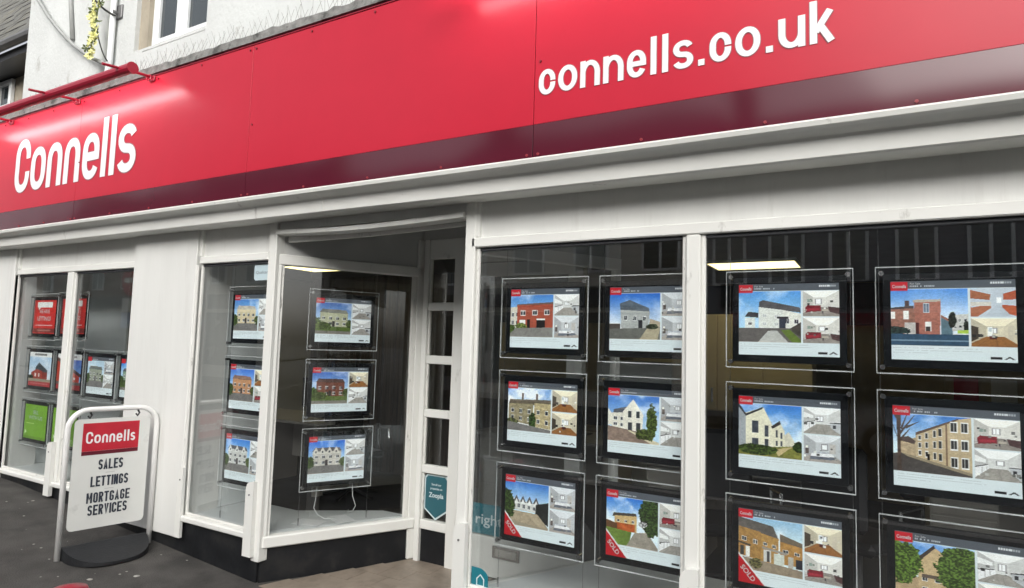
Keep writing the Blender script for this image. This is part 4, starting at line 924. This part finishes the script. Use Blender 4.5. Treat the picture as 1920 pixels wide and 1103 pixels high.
# left window cards
gL = 'advert and property displays in the far left window'
kz = (3+.13)/3.1
def lx(x): return x*kz
def lz(z): return 1.6+(z-1.6)*kz
redcap = [('WE HAVE', .040, .20, 0, .035, 0, 'letter'), ('LETTINGS', .040, .26, 0, -.035, 0, 'letter')]
gcap = [('SELL', .034, .10, .0, .075, 0, 'pale'), ('WITH US', .034, .26, 0, .025, 0, 'pale')]
for x, z, art, lab, cap in (
    (-6.985, 1.737, portrait('red'), 'red advert display with white speech bubble, leftmost in the far left window', redcap),
    (-6.455, 1.745, portrait('red'), 'red advert display half hidden behind the window mullion', redcap),
    (-6.985, 1.235, portrait('house'), 'display of a dark roofed red house with a crimson foot band, leftmost of its row', None),
    (-6.455, 1.235, portrait('brick'), 'display of a bright red brick block under deep blue sky, behind the mullion', None),
    (-5.93, 1.225, card(generic((.60, .62, .55), (.40, .42, .40), (.70, .80, .86), False), 2, 0, W=120, H=96), 'display of a grey house with curved drive, right of the window mullion', None),
    (-5.40, 1.225, card(generic((.50, .60, .50), SLATE, (.18, .50, .85), True), 2, 0, W=120, H=96), 'display of trees under bright blue sky, cut by the white pilaster', None),
    (-6.985, .735, portrait('green'), 'lime green advert display, lowest and leftmost in the far left window', gcap),
    (-6.455, .735, portrait('green'), 'lime green advert display behind the board sign and mullion', gcap)):
    display(art, (lx(x), .13, lz(z)), 0, lab, gL, text=False, cap=cap)

# suspension cables
def scable(x, y, z0, z1, label, grp):
    t = thing('display_cable', label, 'cable', (x, y, z0), grp)
    part('wire', cyl(B(), (x, y, z0), (x, y, z1), .0013, 5), M['steel'], t)
    part('lower_clamp', cyl(B(), (x, y, z0), (x, y, z0+.05), .006, 8), M['steel'], t)
    part('upper_clamp', cyl(B(), (x, y, z1-.05), (x, y, z1), .006, 8), M['steel'], t)
for xc in (-1.566, -.985, -.357, .243):
    for s_ in (-1, 1): scable(colx(xc)+s_*.252, YD+.02, .27, 2.46, 'thin steel cable carrying the displays of the right hand windows', 'display cables in the right windows')
for s_ in (-1, 1): scable(-3.985+s_*.252, YD+.02, .27, 2.46, 'thin steel cable carrying the displays of the bay left of the lobby', 'display cables in the left bay')
for s_ in (-1, 1):
    p = onwall(.525+s_*.252, 0, .12); scable(p.x, p.y, .27, 2.46, 'thin steel cable behind the angled lobby glass', 'display cables behind the angled glass')

# stickers -------------------------------------------------------------------------------
st = thing('bubble_sticker', 'pale blue speech bubble sticker at the top of the bay window glass', 'sticker', (-3.80, .029, 2.06))
pts = [(-3.885, 2.115), (-3.72, 2.115), (-3.705, 2.10), (-3.705, 2.02), (-3.72, 2.005), (-3.87, 2.005), (-3.885, 2.02)]
part('backing', prism(B(), pts, lambda x, z, y: (x, y, z), .0285, .0298), M['bubble'], st)
text_part('lettering', 'Qualicant', .022, .14, lambda a, b_, d: (-3.795+a, .0282-d, 2.052+b_), M['ink'], st)
st = thing('arrow_sticker', 'dark teal down pointing arrow sticker with white outline in the lowest sidelight pane', 'sticker', (-2.92, yS+.015, .45))
def arrowpts(cx, w_, zt, zs_, zb, i=0): return [(cx-w_/2+i, zs_+i*.6), (cx, zb+i*1.6), (cx+w_/2-i, zs_+i*.6), (cx+w_/2-i, zt-.02-i), (cx+w_/2-.02-i, zt-i), (cx-w_/2+.02+i, zt-i), (cx-w_/2+i, zt-.02-i)]
part('outline', prism(B(), arrowpts(-2.918, .215, .603, .345, .270), lambda x, z, y: (x, y, z), yS+.0155, yS+.0175), M['pale'], st)
part('face', prism(B(), arrowpts(-2.918, .215, .603, .345, .270, .010), lambda x, z, y: (x, y, z), yS+.0135, yS+.015), M['zteal'], st)
for tx, z, h_, w_ in (('See all our', .525, .016, .09), ('properties on', .495, .016, .11), ('Zoopla', .437, .036, .135)): text_part('lettering', tx, h_, w_, (lambda a, b_, d, z=z: (-2.916+a, yS+.0128-d, z+b_)), M['pale'], st, bold=.02)
st = thing('teal_door_sticker', 'bright teal sticker with cut off white word on the door glass, seen through the window', 'sticker', (-2.43, yS+.01, .35))
part('face', bx(-2.597, -2.20, yS+.012, yS+.018, .245, .455), M['teal'], st)
text_part('lettering', 'rightmove', .075, .50, lambda a, b_, d: (-2.555+a, yS+.011-d, .315+b_), M['pale'], st, bold=.01, center=False)
st = thing('house_icon_sticker', 'round cornered teal sticker with white house outline at the window foot', 'sticker', (-1.9, .028, .33))
part('face', prism(B(), [(-1.952, .20+.085), (-1.845, .285), (-1.845, .355), (-1.86, .375), (-1.89, .39), (-1.952, .392)], lambda x, z, y: (x, y, z), .0275, .0292), M['teal'], st)
bm = B(); stroke(bm, [(-1.915, .300), (-1.915, .335), (-1.893, .357), (-1.871, .335), (-1.871, .300), (-1.915, .300)], .007, lambda a, z, d: (a, d, z), .0255, .0272); part('house_icon', bm, M['pale'], st)

# ---------------------------------------------------------------- pavement board sign
LB = Vector((-4.919, -.613, 0)); RB = Vector((-4.807, -.045, 0)); dB = (RB-LB).normalized(); nB = Vector((dB.y, -dB.x, 0)); LW = (RB-LB).length
g0 = gp(LB.x, LB.y); ab = thing('board_sign', 'white framed swing board sign on a black rubber base on the pavement', 'board sign', (LB+dB*LW/2+Vector((0, 0, g0))))
def bp_(s, z, d=0): p = LB+dB*s+nB*d; return Vector((p.x, p.y, z))
hT, rc = 1.052, .13
pts = [(0, g0)]+[(0, hT-rc)]+[(rc-rc*math.cos(R(a)), hT-rc+rc*math.sin(R(a))) for a in range(15, 91, 15)]+[(LW-rc+rc*math.sin(R(a)), hT-rc+rc*math.cos(R(a))) for a in range(0, 91, 15)]+[(LW, g0)]
part('frame', tube(B(), [bp_(s, z) for s, z in pts], .0185, 12), M['tube'], ab, True)
s0, s1, z0_, z1_ = .040, .528, .215, .985; rr = .03
pp = []
for cx_, cz_, a0 in ((s1-rr, z1_-rr, 0), (s0+rr, z1_-rr, 90), (s0+rr, z0_+rr, 180), (s1-rr, z0_+rr, 270)):
    pp += [(cx_+rr*math.cos(R(a0+a)), cz_+rr*math.sin(R(a0+a))) for a in (0, 30, 60, 90)]
pn = part('panel', prism(B(), pp, lambda s, z, d: bp_(s, z, d), -.006, .006), M['panel'], ab)
for sd_, fl in ((1, lambda a: a), (-1, lambda a: -a)):
    c_ = .284
    def fp(cz, th=0): return lambda a, b_, d: bp_(c_+fl(a), cz+b_, sd_*(.0075+d+th))
    r_ = lambda x0, x1, z0, z1, d: prism(B(), [(x0, z0), (x1, z0), (x1, z1), (x0, z1)], lambda s, z, q: bp_(c_+s, z, q), sd_*.0062, sd_*d)
    part('logo_ground', r_(-.192, .172, .758, .955, .0068), M['redprint'], pn)
    part('logo_band', r_(-.192, .172, .730, .757, .0068), M['burgprint'], pn)
    x = -.158; T3 = .0145
    for ch, adv_ in zip('Connells', (.052, .049, .046, .046, .047, .023, .023, .040)):
        gw = adv_-.009; bm = B()
        for q_, pl in enumerate(glyph(ch, gw if ch != 'l' else T3, .060, .082, T3*.8)): stroke(bm, pl, T3*.82, (lambda a, z, d, x=x: bp_(c_-.012+fl(x+a), .812+z, sd_*(d+.0004*q_))), .0075, .0085)
        part('lettering', bm, M['letter'], pn); x += adv_
    for tx, cz, wd in (('SALES', .622, .150), ('LETTINGS', .505, .228), ('MORTGAGE', .392, .262), ('SERVICES', .305, .238)):
        hh, tt = .072, .0114; n_ = len(tx); unit = (wd*1.06)/(n_-.55*tx.count('I')+.25*tx.count('M')-.14); x_ = -wd*1.06/2
        for ch in tx:
            cw = unit*(.45 if ch == 'I' else 1.25 if ch == 'M' else 1)
            bm = B()
            for q_, pl in enumerate(caps(ch, cw*.84 if ch != 'I' else tt, hh, tt)):
                stroke(bm, pl, tt, (lambda a, z, d, x_=x_: bp_(c_+fl(x_+a), cz+z, sd_*(d+.0003*q_))), .0072, .0080)
            part('lettering', bm, M['ink'], pn); x_ += cw
    for cz in (.598, .483): part('divider', r_(-.03, .03, cz-.001, cz+.001, .0072), M['cable'], pn)
for s_ in (.13, .44):
    part('hook', tube(B(), [bp_(s_, hT-.018), bp_(s_+.012, hT-.04), bp_(s_, hT-.062), bp_(s_-.012, hT-.045)], .007, 8), M['plastic'], ab)
# rubber base: long oval wedge, highest along the frame
bm = B(); rings = []
for f_, hz in ((1.0, 0.0), (1.0, 1.0), (.8, 1.0), (.5, 1.0), (.2, 1.0)):
    ring = []
    for i in range(37):
        a = math.pi*i/36; d_ = -.02+.32*f_*math.sin(a)**.9; s_ = LW/2-(LW/2-.022)*(1-(1-f_)*.0)*math.copysign(abs(math.cos(a))**.8, math.cos(a))*(.35+.65*f_)
        top = .020+.070*(1-max(0, d_)/.30)
        ring.append(bm.verts.new(bp_(s_, g0-.01+top*hz, d_)))
    rings.append(ring)
for A, C in zip(rings, rings[1:]):
    for k in range(36): bm.faces.new((A[k], A[k+1], C[k+1], C[k]))
bm.faces.new(rings[-1]); bm.faces.new(rings[0][::-1])
part('base', bm, M['rubber'], ab)

# red topped bollard whose head just reaches into the picture
rb = thing('bollard', 'dark red round topped bollard at the very bottom left edge', 'bollard', (-3.50, -1.235, 0))
gb = gp(-3.50, -1.235); cx_, cy_ = -3.50, -1.235
prof2 = [(.045, gb), (.045, gb+.30), (.075, gb+.305), (.088, gb+.33), (.088, gb+.375), (.078, gb+.395), (.0, gb+.414)]
def lathe(bm, prof, cx, cy, n=28):
    rg = [[bm.verts.new((cx+r_*math.cos(2*math.pi*k/n), cy+r_*math.sin(2*math.pi*k/n), z)) for k in range(n)] for r_, z in prof if r_ > 0]
    for A, C in zip(rg, rg[1:]):
        for k in range(n): bm.faces.new((A[k], A[(k+1) % n], C[(k+1) % n], C[k]))
    if prof[-1][0] == 0:
        t_ = bm.verts.new((cx, cy, prof[-1][1]))
        for k in range(n): bm.faces.new((rg[-1][k], rg[-1][(k+1) % n], t_))
    return bm
part('post', lathe(B(), prof2[:3], cx_, cy_), M['red_metal'], rb)
part('cap', lathe(B(), prof2[2:], cx_, cy_), M['red_metal'], rb, True)

# ---------------------------------------------------------------- inside the shop
for x0, y0, lab in ((-1.47, 3.24, 'square lit ceiling light panel seen through the far right window'), (-6.15, 2.1, 'square lit ceiling light panel seen through the angled lobby glass'), (-5.3, 4.3, 'small lit ceiling light panel deep inside behind the angled glass')):
    w_ = .82 if x0 > -2 else .62
    cl = thing('ceiling_light', lab, 'ceiling light', (x0+w_/2, y0+.3, 2.45), 'square ceiling light panels')
    bm = B(); box(bm, x0, x0+w_, y0, y0+.02, 2.435, 2.459); box(bm, x0, x0+w_, y0+.56, y0+.58, 2.435, 2.459); box(bm, x0, x0+.02, y0+.021, y0+.559, 2.435, 2.459); box(bm, x0+w_-.02, x0+w_, y0+.021, y0+.559, 2.435, 2.459)
    part('frame', bm, M['upvc'], cl); part('diffuser', bx(x0+.021, x0+w_-.021, y0+.021, y0+.559, 2.44, 2.45), M['lamp'], cl)
# brown panelled screen / curtain
cu = thing('wood_panel_screen', 'tall brown wood panelled screen inside, seen through the angled lobby glass', 'screen', (-5.5, 3.4, 0))
for i in range(16):
    x = -6.9+i*.19
    part('wood_panel', bx(x, x+.18, 3.35+random.uniform(0, .05), 3.45, -.06, 2.45, bev=.004), M['curtain'], cu)
# desks, chairs, monitors
def desk(x, y, lab):
    t = thing('desk', lab, 'desk', (x, y, -.06), 'office desks inside the shop')
    part('top', bx(x-.75, x+.75, y-.38, y+.38, .68, .71, bev=.003), M['desk'], t)
    pd = part('pedestal', bx(x-.70, x-.28, y-.34, y+.3, -.06, .679, bev=.003), M['desk'], t)
    for k in range(3): part('drawer_front', bx(x-.69, x-.29, y-.352, y-.341, -.03+k*.235, .19+k*.235, bev=.003), M['desk'], pd)
    part('leg', bx(x+.66, x+.71, y-.34, y+.3, -.06, .679), M['desk'], t)
    part('modesty_panel', bx(x-.27, x+.655, y+.2, y+.22, .2, .679), M['desk'], t)
def chair(x, y, rz, lab):
    t = thing('office_chair', lab, 'chair', (0, 0, 0), 'black office chairs inside the shop')
    part('seat', bx(-.25, .25, -.24, .24, .42, .50, bev=.03), M['plastic'], t)
    part('backrest', bx(-.23, .23, .22, .29, .56, 1.08, bev=.03), M['plastic'], t)
    part('gas_stem', cyl(B(), (0, 0, .06), (0, 0, .42), .028), M['dark_metal'], t)
    for q in range(5):
        a = q*2*math.pi/5; part('base_leg', tube(B(), [(0, 0, .1), (.30*math.cos(a), .30*math.sin(a), .03)], .018, 6), M['plastic'], t)
    for s_ in (-1, 1): part('armrest', tube(B(), [(s_*.24, .05, .46), (s_*.31, .05, .48), (s_*.31, .05, .70), (s_*.31, -.18, .71), (s_*.31, -.2, .62)], .014, 6), M['steel'], t)
    t.location = (x, y, -.06); t.rotation_euler = (0, 0, rz)
def monitor(x, y, lab):
    t = thing('monitor', lab, 'monitor', (x, y, .71), 'black monitors on the desks')
    part('screen', bx(x-.27, x+.27, y-.02, y+.02, .82, 1.15, bev=.005), M['plastic'], t)
    part('stand', bx(x-.03, x+.03, y+.021, y+.05, .72, .98), M['plastic'], t)
    part('foot', bx(x-.12, x+.12, y-.06, y+.12, .7105, .7195), M['plastic'], t)
desk(-.95, 2.45, 'pale office desk with drawers, behind the left side of the far right window')
desk(-2.9, 3.0, 'pale office desk further back, behind the window right of the lobby')
desk(1.0, 3.2, 'pale office desk at the right, mostly behind the apartment block display')
desk(-5.9, 2.3, 'pale office desk inside behind the angled lobby glass')
chair(-4.9, 2.2, 1.2, 'black office chair beside the desk behind the angled lobby glass')
monitor(-5.6, 2.35, 'black monitor on the desk behind the angled lobby glass')
chair(-.95, 1.75, .4, 'black office chair with bright steel arms in front of the pale desk')
chair(-.15, 1.9, 2.6, 'black office chair seen between the displays of the far right window')
chair(.35, 3.9, -1.5, 'black office chair at the far right, deep inside the shop')
monitor(-.7, 2.75, 'black monitor on the desk behind the cream gables display')
monitor(.85, 3.25, 'black monitor on the rightmost desk')
monitor(-2.7, 3.1, 'black monitor on the desk behind the window right of the lobby')
cb = thing('filing_cabinet', 'grey filing cabinet standing inside behind the brick terrace display', 'cabinet', (-2.3, 4.6, 0))
part('carcass', bx(-2.6, -2.0, 4.4, 4.9, -.06, 1.3, bev=.004), M['bed'], cb)
for k in range(4): part('drawer_front', bx(-2.58, -2.02, 4.385, 4.399, -.03+k*.33, .28+k*.33, bev=.003), M['bed'], cb)
tag(part('wall_shelf_box', bx(-1.95, -1.35, 1.75, 2.0, 1.30, 1.50, bev=.004), M['bed'], None), 'pale grey wall box hung inside between the displays', 'box')
cb = thing('wall_cupboards', 'cream wall cupboards deep inside, seen at the left edge of the far right window', 'cupboard', (-1.5, 4.2, .95))
part('carcass', bx(-2.5, -.6, 4.2, 4.6, .95, 2.0), M['cream'], cb)
for k in range(4):
    d_ = part('cupboard_door', bx(-2.49+k*.475, -2.03+k*.475, 4.18, 4.198, .96, 1.99, bev=.004), M['cream'], cb)
    part('handle', bx(-2.08+k*.475, -2.06+k*.475, 4.16, 4.179, 1.05, 1.2), M['steel'], d_)
ntb = thing('notice_board', 'pale notice board with papers on the back wall of the shop', 'notice board', (1.3, 5.5, 1.2))
part('board', bx(.6, 2.0, 5.50, 5.54, 1.0, 1.9), M['beige_wall'], ntb)
for k in range(8): part('paper', bx(.68+(k % 4)*.33, .90+(k % 4)*.33, 5.485, 5.498, 1.08+(k//4)*.40, 1.38+(k//4)*.40), M['upvc'] if k % 3 else M['redprint'], ntb)
for k, (px_, py_, s_) in enumerate(((.40, .13, 1), (.66, .13, -1))):
    p = onwall(px_, 0, py_)
    q = [(p.x, p.y, .56), (p.x-.01*s_, p.y, .44), (p.x-.035*s_, p.y+.01, .37), (p.x, p.y+.02, .325), (p.x+.06*s_, p.y+.03, .305), (p.x+.12*s_, p.y+.10, .30)]
    tag(part('display_lead', tube(B(), q, .0026, 6), M['upvc'], None, True), ('thin white power lead looping under the lowest display, nearer the corner post', 'thin white power lead looping under the lowest display, nearer the door')[k], 'cable')
# leaflet left on the bed
for px_, py_, rr_, lab in ((-3.62, .42, .3, 'white leaflet lying on the window bed near the corner post'), (-3.50, .62, -.4, 'white leaflet lying further back on the window bed')):
    o = bx(-.10, .10, -.07, .07, 0, .003); bmesh.ops.rotate(o, verts=o.verts, cent=(0, 0, 0), matrix=Matrix.Rotation(rr_, 3, 'Z')); bmesh.ops.translate(o, verts=o.verts, vec=(px_, py_, .271))
    tag(part('leaflet', o, M['upvc']), lab, 'leaflet')

# ---------------------------------------------------------------- across the street (seen reflected)
M['far_cream'] = mat('far_cream_render', (.62, .59, .52), .9, var=.1, scale=1)
M['far_dark'] = mat('far_dark_stone', (.24, .245, .26), .9, var=.15, scale=1)
M['far_brick'] = mat('far_brick', (.22, .15, .11), .9, var=.2, scale=3)
def house(x0, x1, eave, ridge, mt, wins, lab, frame='upvc', shop=None):
    t = thing('terrace_house', lab, 'house', ((x0+x1)/2, -14.2, 0), 'buildings across the street')
    part('wall', bx(x0, x1, -20, -14.2, -.2, eave), M[mt], t)
    part('roof', prism(B(), [(-13.95, eave-.05), (-13.95, eave+.05), (-17.1, ridge), (-20.2, eave+.05), (-20.2, eave-.05)], lambda y, z, x: (x, y, z), x0-.05, x1+.05), M['roof_tile'], t)
    part('chimney', bx(x0+.3, x0+1.0, -17.4, -16.7, ridge-.5, ridge+1.3), M['far_brick'], t)
    for wx, wz, ww, wh in wins:
        f = part('window', bx(wx, wx+ww, -14.199, -14.14, wz, wz+wh, bev=.01), M[frame], t)
        part('pane', bx(wx+.08, wx+ww/2-.04, -14.139, -14.13, wz+.08, wz+wh-.08), M['winglass'], f)
        part('pane', bx(wx+ww/2+.04, wx+ww-.08, -14.139, -14.13, wz+.08, wz+wh-.08), M['winglass'], f)
    if shop:
        part('shopfront', bx(x0+.5, x1-.5, -14.19, -14.05, 2.75, 3.35), M['plastic'], t)
        part('shop_glass', bx(x0+.7, x1-.7, -14.19, -14.12, .4, 2.6), M['winglass'], t)
def rowwins(x0, x1, n, z, w_, h_): 
    s_ = (x1-x0)/n; return [(x0+s_*(i+.5)-w_/2, z, w_, h_) for i in range(n)]
house(-40, -30, 6.6, 9.2, 'far_brick', rowwins(-40, -30, 4, 3.7, 1.0, 1.4), 'brick house far along the opposite side of the street', shop=True)
house(-29.9, -21, 7.3, 9.6, 'far_cream', rowwins(-29.9, -21, 4, 3.8, 1.0, 1.4), 'cream rendered house opposite, left of the stone one', shop=True)
house(-20.9, -12.6, 6.1, 8.4, 'far_dark', rowwins(-20.9, -12.6, 3, 3.7, 1.1, 1.5), 'dark stone house opposite the left window', shop=True)
house(-12.5, -4.2, 6.9, 9.0, 'far_cream', rowwins(-12.5, -4.2, 4, 3.75, 1.1, 1.35), 'cream house opposite the lobby with four upstairs windows', shop=True)
house(-4.1, 4.2, 6.3, 8.6, 'far_dark', rowwins(-4.1, 4.2, 6, 3.3, .85, 2.2), 'dark house opposite the right window with six tall upstairs windows', shop=True)
house(4.3, 14, 7.0, 9.5, 'far_brick', rowwins(4.3, 14, 4, 3.7, 1.0, 1.4), 'brick house opposite, right of the dark one', shop=True)
house(14.1, 26, 6.6, 9.0, 'far_cream', rowwins(14.1, 26, 4, 3.7, 1.0, 1.4), 'cream house at the right end of the opposite side', shop=True)
# no-entry sign on a post (seen mirrored in the left window)
ne = thing('no_entry_sign', 'no entry sign on a grey post with a white plate and a blue plate below', 'road sign', (-12.4, -3.9, 0))
part('post', cyl(B(), (-12.4, -3.9, -.1), (-12.4, -3.9, 2.9), .04), M['dark_metal'], ne)
part('disc', cyl(B(), (-12.4, -3.85, 2.62), (-12.4, -3.84, 2.62), .30, 28), M['redprint'], ne)
part('bar', bx(-12.6, -12.2, -3.838, -3.834, 2.57, 2.67), M['upvc'], ne)
part('white_plate', bx(-12.65, -12.15, -3.855, -3.845, 2.02, 2.28), M['upvc'], ne)
part('blue_plate', bx(-12.65, -12.15, -3.855, -3.845, 1.70, 2.0), mat('blue_print', (.02, .10, .35), .4), ne)
# parked car opposite the right window (reflected)
car = thing('parked_car', 'silver hatchback parked across the street, seen only as a reflection', 'car', (1.3, -10.6, -.2))
M['carpaint'] = mat('silver_car_paint', (.40, .42, .44), .25, metal=.5, coat=1)
def carpart(n_, pts, y0, y1, mt): return part(n_, prism(B(), pts, lambda x, z, y: (x, y, z), y0, y1), M[mt], car)
bd = [(-.85, .05), (-.85, .42), (-.75, .60), (.15, .72), (.70, .76), (3.2, .76), (3.35, .55), (3.35, .05)]
bdy = carpart('body', bd, -11.45, -9.75, 'carpaint')
carpart('cabin', [(.15, .725), (.85, 1.20), (2.6, 1.24), (3.15, .765)], -11.32, -9.88, 'winglass'); carpart('roof', [(.80, 1.205), (.95, 1.26), (2.5, 1.29), (2.65, 1.245)], -11.30, -9.90, 'carpaint')
for x in (0, 2.6):
    for y in (-11.5, -9.9):
        wl = part('wheel', cyl(B(), (x, y, .11), (x, y+.2, .11), .31, 24), M['rubber'], car); part('rim', cyl(B(), (x, y-.01, .11), (x, y+.21, .11), .19, 16), M['steel'], wl)
for y in (-11.2, -10.2): part('headlight', bx(-.87, -.84, y, y+.25, .42, .55), M['pale'], car)
